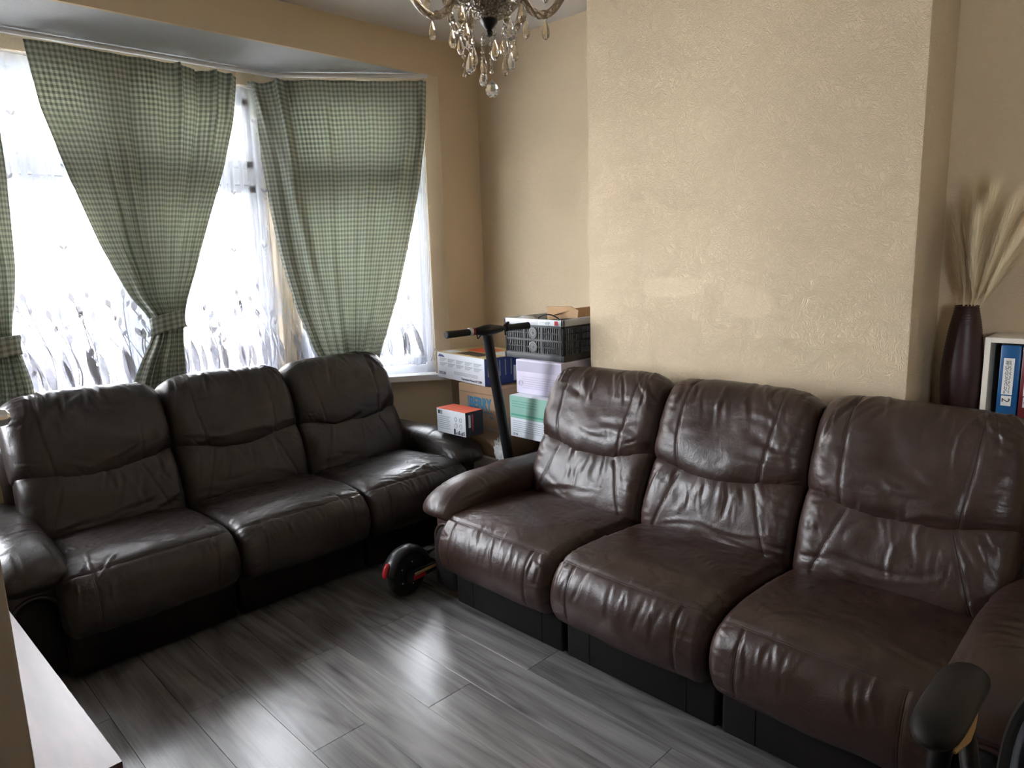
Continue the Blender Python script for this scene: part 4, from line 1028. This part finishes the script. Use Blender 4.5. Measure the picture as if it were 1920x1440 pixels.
# things in the crate
def lumpy(name, label, cat, c, r, mat, seed, amp=.4):
    TH, PH = np.meshgrid(np.linspace(0, 2 * PI, 36, endpoint=False), np.linspace(.06, PI - .06, 24), indexing='ij')
    q = 1 + amp * vnoise(TH * 2.5 + 3, PH * 3, seed) + amp * .6 * vnoise(TH * 6, PH * 7, seed + 1)
    P = np.stack([c[0] + r[0] * q * np.sin(PH) * np.cos(TH), c[1] + r[1] * q * np.sin(PH) * np.sin(TH), c[2] + r[2] * q * np.cos(PH)], 2)
    o = from_np(name, P.reshape(-1, 3), grid_faces(36, 24, cu=True) + [tuple(i * 24 for i in range(36)), tuple(i * 24 + 23 for i in range(36))[::-1]], mat); return tag(o, label, cat)
lumpy('plastic_bag', 'crumpled clear grey plastic bag stuffed into the folding crate', 'plastic bag', (2.80, 2.48, 1.078), (.06, .08, .085), 'lgrey', 21)
lumpy('cloth_bundle', 'dark cloth bundle at the bottom of the folding crate', 'bundle', (2.92, 2.65, 1.045), (.10, .07, .05), 'cardd', 31)
b = MB(); b.tube(catmull([(2.72, 2.60, 1.12), (2.725, 2.56, 1.185), (2.73, 2.50, 1.205), (2.74, 2.455, 1.195), (2.735, 2.42, 1.175), (2.74, 2.44, 1.13)], 40), .0035, seg=7)
tag(b.build('cable', 'black'), 'thin black cable looping over the rim of the folding crate', 'cable')
b = MB(); b.lathe([(0, 0), (.055, 0), (.06, .01), (.05, .035), (.02, .045), (0, .046)], 24, Matrix.Translation((2.76, 2.69, 1.145))); tag(b.build('plate_stack', 'white'), 'white rounded lid showing above the folding crate rim', 'lid')
# torn cardboard lying on the crate
cbp = thing('cardboard_sheet', 'folded piece of torn tan cardboard lying across the crate', 'cardboard', (2.80, 2.36, 1.188), math.radians(4))
tilt = Matrix.Rotation(math.radians(-14), 4, 'X')
b = MB(); b.prism([(.0, .0), (.24, .0), (.25, .17), (.20, .20), (.02, .19), (-.03, .12)], 0, .005, axis=2, mtx=Matrix.Translation((0, 0, .045)) @ tilt); b.build('top_flap', 'card2', cbp, smooth=False)
b = MB(); b.prism([(-.01, 0), (.19, -.015), (.185, .055), (.03, .06), (-.02, .04)], 0, .005, axis=0, mtx=Matrix.Translation((-.005, 0, 0)) @ Matrix.Rotation(math.radians(-8), 4, 'Y')); b.build('side_flap', 'card2', cbp, smooth=False)
b = MB(); b.prism([(0, 0), (.24, -.0), (.235, .05), (.01, .05)], 0, .005, axis=1, mtx=Matrix.Translation((0, -.004, .0))); b.build('end_flap', 'card2', cbp, smooth=False)

# ================================================================== ELECTRIC SCOOTER
scx = thing('electric_scooter', 'black electric kick scooter parked between the two sofas', 'scooter', (0, 0, 0))
RW = np.array([1.745, 2.50, .107]); FW = np.array([2.600, 2.585, .107]); ax = (FW - RW); ax[2] = 0; ax /= np.linalg.norm(ax); lt = np.array([-ax[1], ax[0], 0])
def wheel(c, name):
    mt = Matrix(((ax[0], 0, lt[0], c[0]), (ax[1], 0, lt[1], c[1]), (0, 1, 0, c[2]), (0, 0, 0, 1)))
    b = MB(); pr = [(.072, -.020), (.085, -.023), (.098, -.020), (.105, -.010), (.107, 0), (.105, .010), (.098, .020), (.085, .023), (.072, .020)]
    b.lathe(pr, 40, mt); wo = b.build(name, 'rubber', scx)
    b = MB(); b.lathe([(0, -.019), (.03, -.021), (.045, -.016), (.07, -.018), (.074, 0), (.07, .018), (.045, .016), (.03, .021), (0, .019)], 32, mt); b.build('hub', 'blackm', wo)
    for k in range(5):
        a = k * 2 * PI / 5
        b = MB(); b.lathe([(0, 0), (.004, 0), (.004, .002), (0, .002)], 8, mt @ Matrix.Translation((.055 * math.cos(a), .055 * math.sin(a), -.0185)) @ Matrix.Rotation(PI, 4, 'X')); b.build('bolt', 'lgrey', wo)
    return mt
mtr = wheel(RW, 'rear_wheel'); mtf = wheel(FW, 'front_wheel')
def arcpts(c, r, a0, a1, n): return [c + ax * (r * math.cos(a)) + np.array([0, 0, r * math.sin(a)]) for a in np.linspace(a0, a1, n)]
# rear mudguard
def fender(c, r, a0, a1, hw):
    V = []; n = 26; prof = [(-hw, -.020), (-hw * .96, -.004), (-hw * .6, .004), (0, .007), (hw * .6, .004), (hw * .96, -.004), (hw, -.020)]
    for a in np.linspace(a0, a1, n):
        d = ax * math.cos(a) + np.array([0, 0, math.sin(a)])
        for (s, q) in prof: V.append(c + d * (r + q) + lt * s)
    o = from_np('mudguard', np.array(V), grid_faces(n, len(prof)), 'blackm', scx); o.modifiers.new('t', 'SOLIDIFY').thickness = .004; return o
fe = fender(RW, .120, math.radians(12), math.radians(168), .036); fender(FW, .120, math.radians(25), math.radians(150), .036)
b = MB(); p = arcpts(RW, .131, math.radians(142), math.radians(172), 10); b.tube(p, [.006, .011, .013, .014, .014, .014, .014, .013, .011, .006], seg=12, flat=1.0); b.build('tail_light', 'red', fe)
b = MB(); q = RW + ax * .135; b.prism([(0, 0), (.05, .012), (.052, .02), (0, .022)], -.02, .02, axis=1, mtx=Matrix(((ax[0], lt[0], 0, q[0] - .02), (ax[1], lt[1], 0, q[1]), (0, 0, 1, .155), (0, 0, 0, 1)))); b.build('brake_pedal', 'black', fe)
# deck and frame
mtd = Matrix(((ax[0], lt[0], 0, RW[0]), (ax[1], lt[1], 0, RW[1]), (0, 0, 1, 0), (0, 0, 0, 1)))
b = MB(); b.box((.13, -.072, .085), (.70, .072, .135), .012, 3, mtx=mtd); dk = b.build('deck', 'blackm', scx)
b = MB(); b.box((.13, -.062, .1355), (.68, .062, .140), .002, 1, mtx=mtd); b.build('deck_mat', 'dgrey', dk)
b = MB(); b.box((-.02, -.078, .118), (.40, -.0725, .132), .002, 1, mtx=mtd); b.build('deck_stripe', 'foam', dk)
for s in (-1, 1):
    b = MB(); b.box((-.035, s * .045 - .012, .085), (.18, s * .045 + .012, .128), .006, 2, mtx=mtd); ar = b.build('fork_arm', 'blackm', scx)
    b = MB(); b.box((-.012, s * .045 + s * .013 - .0015, .088), (.062, s * .045 + s * .013 + .0015, .110), .001, 1, mtx=mtd); b.build('reflector', 'red', ar)
b = MB(); b.tube([RW + ax * .66 + np.array([0, 0, .0]), RW + ax * .76 + np.array([0, 0, .06]), RW + ax * .805 + np.array([0, 0, .13])], [.032, .030, .028], seg=12); b.build('neck', 'blackm', scx)
top = onz((912, 620), 1.155); ctr = RW + ax * .80 + np.array([0, 0, .11]); st_b = FW + np.array([0, 0, .14]) - ax * .03
st_b = onz((958, 880), .40); st_dir = (top - st_b) / np.linalg.norm(top - st_b); st_f = st_b - st_dir * ((st_b[2] - .20) / st_dir[2])
b = MB(); b.tube([st_f, top], [.029, .0255], seg=18); b.build('stem', 'blackm', scx)
b = MB(); b.tube([st_f + np.array([0, 0, -.02]), st_f + st_dir * .14], .030, seg=18); b.build('stem_clamp', 'black', scx)
for s in (-1, 1):
    b = MB(); b.tube([st_f + lt * .0, st_f + lt * .042 * s + np.array([0, 0, -.03]), FW + lt * .034 * s], .011, seg=8); b.build('front_fork', 'blackm', scx)
hA = onz((836, 628), 1.162); hB = onz((991, 610), 1.162); hd = (hB - hA); hl = np.linalg.norm(hd); hd /= hl; hm = hA + hd * hl * .485
b = MB(); b.tube([hA + hd * .01, hB - hd * .01], .011, seg=12); b.build('handlebar', 'blackm', scx)
for (p0, p1) in ((hA, hA + hd * .155), (hB, hB - hd * .155)):
    b = MB(); d = (p1 - p0) / np.linalg.norm(p1 - p0); b.tube([p0, p0 + d * .004, p0 + d * .008, p0 + d * .145, p0 + d * .15, p1], [.015, .0185, .0172, .0165, .0185, .0175], seg=16); b.build('grip', 'rubber', scx)
b = MB(); b.tube([hm - hd * .085, hm - hd * .05, hm - hd * .02, hm + hd * .02, hm + hd * .055, hm + hd * .085], [.016, .021, .027, .027, .021, .016], seg=16); b.build('display_housing', 'black', scx)
b = MB(); b.tube([hm + hd * .10 + np.array([0, 0, .0]), hm + hd * .125 + np.array([0, 0, .022]), hm + hd * .135 + np.array([0, 0, .026])], [.010, .010, .006], seg=8); b.tube([hm + hd * .11, hm + hd * .112 + np.array([0, 0, -.035])], .005, seg=6); b.build('brake_lever', 'black', scx)
b = MB(); b.tube([hm - hd * .10, hm - hd * .118], .019, seg=14); b.build('bell_ring', 'lgrey', scx)
b = MB(); b.tube([hm - hd * .090, hm - hd * .095], .0185, seg=14); b.build('red_ring', 'red', scx)
b = MB(); b.tube(catmull([hm - hd * .07 + np.array([0, 0, -.01]), hm - hd * .065 + np.array([0, 0, -.035]), hm - hd * .045 + np.array([0, 0, -.02])], 12), .003, seg=6); b.build('brake_cable', 'black', scx)

# ================================================================== RIGHT ALCOVE: CABINET, SHELF UNIT, BINDERS, VASE
m = MB(); m.box((2.815, -.55, 0), (3.11, .775, .845), .004); cab = thing('low_cabinet', 'dark brown low cabinet in the alcove behind the brown sofa', 'cabinet')
m.build('carcass', 'dwood', cab); m = MB(); m.box((2.795, -.56, .845), (3.113, .782, .868), .004); m.build('cabinet_top', 'dwood', cab)
for k in range(3):
    m = MB(); y0 = -.54 + k * .436; m.box((2.80, y0, .06), (2.816, y0 + .43, .835), .003); d = m.build('door', 'dwood', cab)
    m = MB(); m.lathe([(.006, 0), (.006, .015), (.014, .02), (.012, .03), (0, .032)], 14, Matrix.Translation((2.80, y0 + .39, .5)) @ Matrix.Rotation(-PI / 2, 4, 'Y')); m.build('knob', 'chrome', d)
sh = thing('shelf_unit', 'white open shelf unit holding ring binders in the right alcove', 'shelf', (2.93, 0, .869))
SY0, SY1, SH, SD = -.55, .585, .305, .185
for nm, lo, hi in (('side_panel', (0, SY1 - .018, 0), (SD, SY1, SH)), ('side_panel', (0, SY0, 0), (SD, SY0 + .018, SH)), ('top_board', (0, SY0 + .018, SH - .018), (SD, SY1 - .018, SH)),
                   ('bottom_board', (0, SY0 + .018, 0), (SD, SY1 - .018, .018)), ('back_board', (SD - .006, SY0 + .018, .018), (SD, SY1 - .018, SH - .018)), ('divider', (0, .0, .018), (SD - .006, .018, SH - .018))):
    m = MB(); m.box(lo, hi, .001, 1); m.build(nm, 'shelf', sh)
def scribble(parent, x, yc, z0, z1, hw, seed):
    rg = random.Random(seed); b = MB()
    for r in (-.5, .15, .62):
        z = z1 - .006
        while z > z0 + .008:
            ln = rg.uniform(.008, .02); P = [(x, yc + r * hw * 1.2 + rg.uniform(-.002, .002) + .0022 * math.sin(q * 2.1 + seed), z - ln * q / 6) for q in range(7)]
            b.tube(catmull(P, 14), .0007 if r else .001, seg=4); z -= ln + .003
    return b.build('handwriting', 'dkprint', parent)
for i, (yl, mt_, num, lab) in enumerate(((.539, 'bblue', '2', 'blue ring binder with handwritten spine label numbered 2'), (.475, 'bred', '4', 'dark red ring binder beside the blue binder on the shelf'))):
    bd = thing('ring_binder', lab, 'binder', (2.945, yl, .888), 0, 'ring binders in the shelf unit')
    m = MB(); m.box((0, -.060, 0), (.165, 0, .26), .004, 2); m.build('cover', mt_, bd)
    m = MB(); m.box((.004, -.056, .2595), (.160, -.004, .2615)); m.build('paper_block', 'dkprint', bd, smooth=False)
    m = MB(); m.box((-.0012, -.044, .085), (.001, -.012, .215)); lbp = m.build('spine_label', 'paper', bd, smooth=False)
    m = MB(); m.box((-.0012, -.043, .045), (.001, -.013, .081)); m.build('number_label', 'paper', bd, smooth=False)
    scribble(bd, -.0016, -.028, .088, .212, .009, 5 + i)
    # number written turned on its side
    text('number', num, .034, 'dkprint', bd, Matrix(((0, 0, -1, -.0016), (0, -1, 0, -.016), (-1, 0, 0, .074), (0, 0, 0, 1))), sx=1.0)
m = MB(); m.prism([(2.815, .40), (2.90, .43), (2.91, .62), (2.83, .60)], .8685, .874, axis=2, mtx=Matrix.Identity(4)); tag(m.build('paper_sheets', 'paper', smooth=False), 'loose white sheets of paper on the cabinet beside the vase', 'paper')
# vase
vs_ = thing('tall_vase', 'tall ribbed burgundy vase on the cabinet in the right alcove', 'vase', (2.985, .661, .8685))
prof = []
cp = catmull([(.050, 0), (.058, .03), (.066, .10), (.068, .17), (.062, .25), (.052, .33), (.042, .385), (.0375, .412)], 110)
for i, (r, z) in enumerate(cp): prof.append((r + .0011 * math.sin(z * 2 * PI / .0095), z))
b = MB(); b.lathe([(0, 0)] + prof + [(.034, .412), (.034, .36), (.0, .30)], 48); b.build('vase_body', 'vase', vs_, angle=70)
def plume(p0, p1, seed, width, n):
    """one pampas stem: cane plus hundreds of fine drooping hairs"""
    g = thing('pampas_stem', PL_[seed % 10], 'dried grass', tuple(p0), 0, 'pampas stems in the burgundy vase')
    rg = random.Random(seed); p0 = np.array(p0); p1 = np.array(p1); d = p1 - p0; ln = np.linalg.norm(d); d /= ln
    sd = np.cross(d, [0, 0, 1.]); sd /= np.linalg.norm(sd) + 1e-9; s2 = np.cross(d, sd)
    def ctr(q): return d * ln * q + np.array([0, 0, -.03 * q * q]) + sd * .02 * q * q
    b = MB(); b.tube([ctr(q) for q in np.linspace(0, .92, 14)], np.linspace(.0022, .0008, 14), seg=6); b.build('cane', 'pampas', g)
    V = []; F = []
    for _ in range(n):
        q = .22 + .74 * rg.random() ** .9; a = rg.uniform(0, 2 * PI); env = width * math.sin(PI * min(1, (q - .16) / .92)) ** .7
        base = ctr(q); hl_ = rg.uniform(.08, .16); o_ = (sd * math.cos(a) + s2 * math.sin(a)); k0 = len(V); wv = np.cross(o_, d) * .00035
        for t in (0, .35, .7, 1):
            c = base + d * hl_ * t + o_ * env * (t ** .8) * rg.uniform(.6, 1.0) + np.array([0, 0, -.012 * t * t])
            V.append(c - wv * (1 - t * .8)); V.append(c + wv * (1 - t * .8))
        for t in range(3): F.append((k0 + 2 * t, k0 + 2 * t + 1, k0 + 2 * t + 3, k0 + 2 * t + 2))
    o = from_np('plume', np.array(V), F, 'pampas', g, smooth=False); o['kind'] = 'stuff'
    return g
PL_ = ['cream pampas plume fanning out of the burgundy vase'] * 10
tips = [(3.04, .735, 1.60), (3.03, .70, 1.68), (3.02, .64, 1.70), (2.98, .60, 1.68), (2.97, .545, 1.62), (2.95, .50, 1.55), (3.03, .50, 1.60), (2.93, .62, 1.58)]
for i, t in enumerate(tips): plume((2.985 + .012 * math.cos(i * 2.4), .661 + .012 * math.sin(i * 2.4), 1.20), t, 40 + i, .050, 1300)

# ================================================================== OFFICE CHAIR, SEEN FROM BEHIND
oc = thing('office_chair', 'black leather office chair with a worn armrest beside the brown sofa', 'office chair', (1.30, -.06, 0))
def puffy(name, mat, parent, c, hx, hy, hz, e=3.2, n=44):
    """soft superellipsoid block"""
    TH, PH = np.meshgrid(np.linspace(0, 2 * PI, n, endpoint=False), np.linspace(-PI / 2 + .02, PI / 2 - .02, n // 2), indexing='ij')
    f = lambda v: np.sign(v) * np.abs(v) ** (2 / e)
    P = np.stack([c[0] + hx * f(np.cos(PH)) * f(np.cos(TH)), c[1] + hy * f(np.cos(PH)) * f(np.sin(TH)), c[2] + hz * f(np.sin(PH))], 2)
    m_ = n // 2
    return from_np(name, P.reshape(-1, 3), grid_faces(n, m_, cu=True) + [tuple(i * m_ for i in range(n))[::-1], tuple(i * m_ + m_ - 1 for i in range(n))], mat, parent)
puffy('seat', 'chairl', oc, (.02, 0, .47), .25, .25, .055)
bk_ = puffy('backrest', 'chairl', oc, (-.235, -.012, .745), .045, .215, .255, 3.4, 56)
f4 = lambda v: np.sign(v) * np.abs(v) ** (2 / 3.4)
b = MB(); b.tube([(-.272, -.012 + .2165 * f4(math.cos(a)), .745 + .257 * f4(math.sin(a))) for a in np.linspace(0, 2 * PI, 80, endpoint=False)], .007, seg=7, closed=True); b.build('piping', 'black', bk_)
for s in (-1, 1):
    # arm pad: rounded bar, foam showing where the cover has worn through
    n = 40; pth = np.stack([np.linspace(-.055, .255, n), np.full(n, s * .342), .655 + .012 * np.sin(np.linspace(0, PI, n))], 1)
    q = np.linspace(-1, 1, n); rad = .0435 * np.sqrt(np.maximum(.02, 1 - np.abs(q) ** 5))
    b = MB(); b.tube(pth, rad, seg=22, flat=.62); pad = b.build('arm_pad', 'black', oc)
    if s > 0:
        b = MB(); b.tube([(-.03, s * .342 - .036, .648), (.02, s * .342 - .0385, .650), (.06, s * .342 - .0385, .652), (.12, s * .342 - .036, .655)], [.003, .011, .009, .003], seg=10); b.build('exposed_foam', 'foam', pad)
    b = MB(); b.tube(catmull([(.02, s * .335, .632), (.01, s * .335, .56), (.02, s * .30, .47), (.05, s * .22, .425)], 20), .019, seg=12); b.tube([(.22, s * .335, .632), (.18, s * .33, .56), (.12, s * .30, .48)], .017, seg=12); b.build('arm_bracket', 'black', oc)
b = MB(); b.box((-.24, -.04, .40), (.05, .04, .425), .008); b.box((-.31, -.035, .40), (-.275, .035, .70), .01); b.build('back_support', 'black', oc)
b = MB(); b.lathe([(.03, .12), (.03, .26), (.02, .26), (.02, .42)], 16, Matrix.Translation((.02, 0, 0))); b.build('gas_column', 'black', oc)
for k in range(5):
    a = k * 2 * PI / 5 + .3; e_ = np.array([.02 + .27 * math.cos(a), .27 * math.sin(a)])
    b = MB(); b.tube([(.02, 0, .115), (.02 + .14 * math.cos(a), .14 * math.sin(a), .10), (e_[0], e_[1], .078)], [.03, .022, .016], seg=10); lg = b.build('base_leg', 'black', oc)
    b = MB(); b.lathe([(0, -.018), (.022, -.018), (.026, -.01), (.026, .01), (.022, .018), (0, .018)], 16, Matrix.Translation((e_[0], e_[1], .026)) @ Matrix.Rotation(a, 4, 'Z') @ Matrix.Rotation(PI / 2, 4, 'X')); b.tube([(e_[0], e_[1], .04), (e_[0], e_[1], .08)], .007, seg=8); b.build('castor', 'black', lg)

# ================================================================== LOW TABLE
tb_ = thing('side_table', 'low dark cherry wood table with a shiny top beside the open door', 'table', (0, 0, 0))
b = MB(); b.prism([(.318, 1.512), (.283, 2.62), (-.22, 2.60), (-.19, 1.495)], .470, .500); b.build('table_top', 'table', tb_, smooth=False)
for (x, y) in ((.27, 1.56), (.24, 2.56), (-.16, 1.55), (-.18, 2.54)):
    b = MB(); b.box((x - .022, y - .022, 0), (x + .022, y + .022, .470), .003); b.build('leg', 'table', tb_)
b = MB(); b.box((-.15, 1.56, .40), (.26, 1.58, .468)); b.box((-.17, 2.53, .40), (.24, 2.55, .468)); b.build('apron', 'table', tb_, smooth=False)

# ================================================================== CHANDELIER
CH = np.array([1.19, 1.25]); RV = np.array([RC[0, 0], RC[1, 0]]); RV /= np.linalg.norm(RV); DV = np.array([-RV[1], RV[0]])
ch = thing('chandelier', 'smoked glass chandelier with crystal drops hanging from the ceiling', 'chandelier', (CH[0], CH[1], 2.0))
b = MB(); b.lathe([(.0, -.001), (.012, .002), (.022, .008), (.05, .02), (.076, .045), (.088, .075), (.090, .085), (.084, .088), (.05, .07), (.02, .065), (0, .065)], 40, Matrix.Translation((0, 0, .030))); b.build('bowl', 'crackle', ch)
b = MB(); b.lathe([(0, -.030), (.007, -.026), (.009, -.018), (.006, -.014), (.012, -.008), (.019, .0), (.021, .008), (0, .010)], 24, Matrix.Translation((0, 0, .030))); b.build('finial', 'blackm', ch)
b = MB(); b.lathe([(.018, .06), (.026, .09), (.014, .12), (.012, .16), (.03, .19), (.036, .22), (.024, .26), (.010, .30), (.010, .36), (0, .36)], 28); b.build('column', 'glassarm', ch)
b = MB(); b.tube([(0, 0, .36), (0, 0, .74)], .006, seg=10); b.build('rod', 'chrome', ch)
b = MB(); b.lathe([(.012, .70), (.035, .72), (.06, .765), (.06, .779), (0, .779)], 28); b.build('ceiling_cup', 'chrome', ch)
drop_b = MB(); drop_b.lathe([(0, 0), (.0018, -.001), (.004, -.007), (.0078, -.019), (.0092, -.028), (.0080, -.036), (.004, -.041), (0, -.0425)], 8); bmd = None
_d = drop_b.build('crystal_drop', 'crystal', ch, smooth=False); drop_me = _d.data; bpy.data.objects.remove(_d)
clear_b = MB(); clear_b.lathe([(0, 0), (.0018, -.001), (.004, -.007), (.0095, -.022), (.0115, -.032), (.0095, -.041), (.004, -.045), (0, -.046)], 8)
_d = clear_b.build('crystal_drop', 'clear', ch, smooth=False); clear_me = _d.data; bpy.data.objects.remove(_d)
bead_b = MB(); bead_b.lathe([(0, .0048), (.0035, .0032), (.0052, 0), (.0035, -.0032), (0, -.0048)], 8)
_d = bead_b.build('bead', 'clear', ch, smooth=False); bead_me = _d.data; bpy.data.objects.remove(_d)
ring_b = MB(); ring_b.tube([(.0032 * math.cos(a), 0, .0045 * math.sin(a)) for a in np.linspace(0, 2 * PI, 12, endpoint=False)], .0006, seg=4, closed=True)
_d = ring_b.build('wire_ring', 'chrome', ch); ring_me = _d.data; bpy.data.objects.remove(_d)
rgc = random.Random(8)
def put(me, name, p, rz=None, sc_=1.0):
    o = link(name, me, None, ch); o.location = p; o.rotation_euler = (0, 0, rgc.uniform(0, 6.28) if rz is None else rz); o.scale = (sc_,) * 3; return o
def strand(p, n, me=None, sc_=1.0):
    """beads on wire rings, ending in a drop"""
    x, y, z = p
    for k in range(n):
        put(ring_me, 'wire_ring', (x, y, z - .005), sc_=1.0); put(bead_me, 'bead', (x, y, z - .0145), sc_=1.0); z -= .020
    if me is not None:
        put(ring_me, 'wire_ring', (x, y, z - .004)); put(me, 'crystal_drop', (x, y, z - .007), sc_=sc_)
for k in range(6):
    a = math.atan2(DV[1], DV[0]) + PI / 6 + .08 + k * PI / 3; dv = np.array([math.cos(a), math.sin(a)])
    pts = catmull([(.03, .175), (.055, .14), (.078, .085), (.105, .052), (.140, .052), (.172, .09), (.192, .135), (.200, .17)], 40)
    tw = np.array([-dv[1], dv[0]])
    b = MB(); b.tube([(dv[0] * r, dv[1] * r, z) for r, z in pts], .0088, seg=14); ar = b.build('arm', 'glassarm', ch)
    b = MB()
    for ph in range(3):      # twisted rope of the glass
        b.tube([(dv[0] * r + .0078 * (math.cos(i * .62 + ph * 2.1) * tw[0]), dv[1] * r + .0078 * (math.cos(i * .62 + ph * 2.1) * tw[1]), z + .0078 * math.sin(i * .62 + ph * 2.1)) for i, (r, z) in enumerate(pts)], .0026, seg=6)
    b.build('glass_twist', 'glassarm', ar)
    b = MB(); b.lathe([(.011, 0), (.013, .004), (.013, .026), (.016, .03), (0, .03)], 18, Matrix.Translation((dv[0] * .200, dv[1] * .200, .160))); b.build('collar', 'blackm', ar)
    b = MB(); b.lathe([(.012, .175), (.045, .185), (.058, .198), (.055, .200), (.012, .19), (0, .19)], 26, Matrix.Translation((dv[0] * .200, dv[1] * .200, 0))); b.build('drip_pan', 'glassarm', ar)
    b = MB(); b.lathe([(.011, .19), (.011, .27), (.004, .29), (.012, .31), (.016, .33), (.006, .36), (0, .37)], 18, Matrix.Translation((dv[0] * .200, dv[1] * .200, 0))); b.build('candle_bulb', 'offwhite', ar)
    for q in range(4):
        aa = a + q * PI / 2 + .4; strand((dv[0] * .200 + .054 * math.cos(aa), dv[1] * .200 + .054 * math.sin(aa), .197), 1, drop_me)
    strand((dv[0] * .130, dv[1] * .130, .043), 0, drop_me)
    strand((dv[0] * .085, dv[1] * .085, .065), 1 + k % 2, drop_me if k % 3 else clear_me)
# inner ring of strands from the bowl rim, placed across and through the view
for (px, dep, z0, n, me, s_) in ((-.060, -.02, .03, 6, None, 1), (-.048, .03, .025, 2, clear_me, 1.05), (-.036, -.03, .02, 2, drop_me, 1.0), (-.018, .03, .012, 3, clear_me, .95), (-.014, -.04, .0, 2, drop_me, 1.0),
                                 (.012, -.035, .012, 1, drop_me, 1.05), (.034, -.02, .02, 3, drop_me, 1.0), (.048, .02, .02, 2, clear_me, .9), (.058, -.03, .022, 2, drop_me, .85), (-.05, -.05, .045, 1, drop_me, .9), (.03, .06, .04, 1, drop_me, .9)):
    p = RV * px + DV * dep; strand((p[0], p[1], z0), n, me, s_)
strand((.002, -.001, .000), 4, None)
b = MB(); b.lathe([(0, .018), (.004, .014), (.013, .004), (.0165, -.005), (.0145, -.014), (.007, -.021), (0, -.023)], 14, Matrix.Translation((.002, -.001, -.108))); b.build('crystal_ball', 'clear', ch, smooth=False)
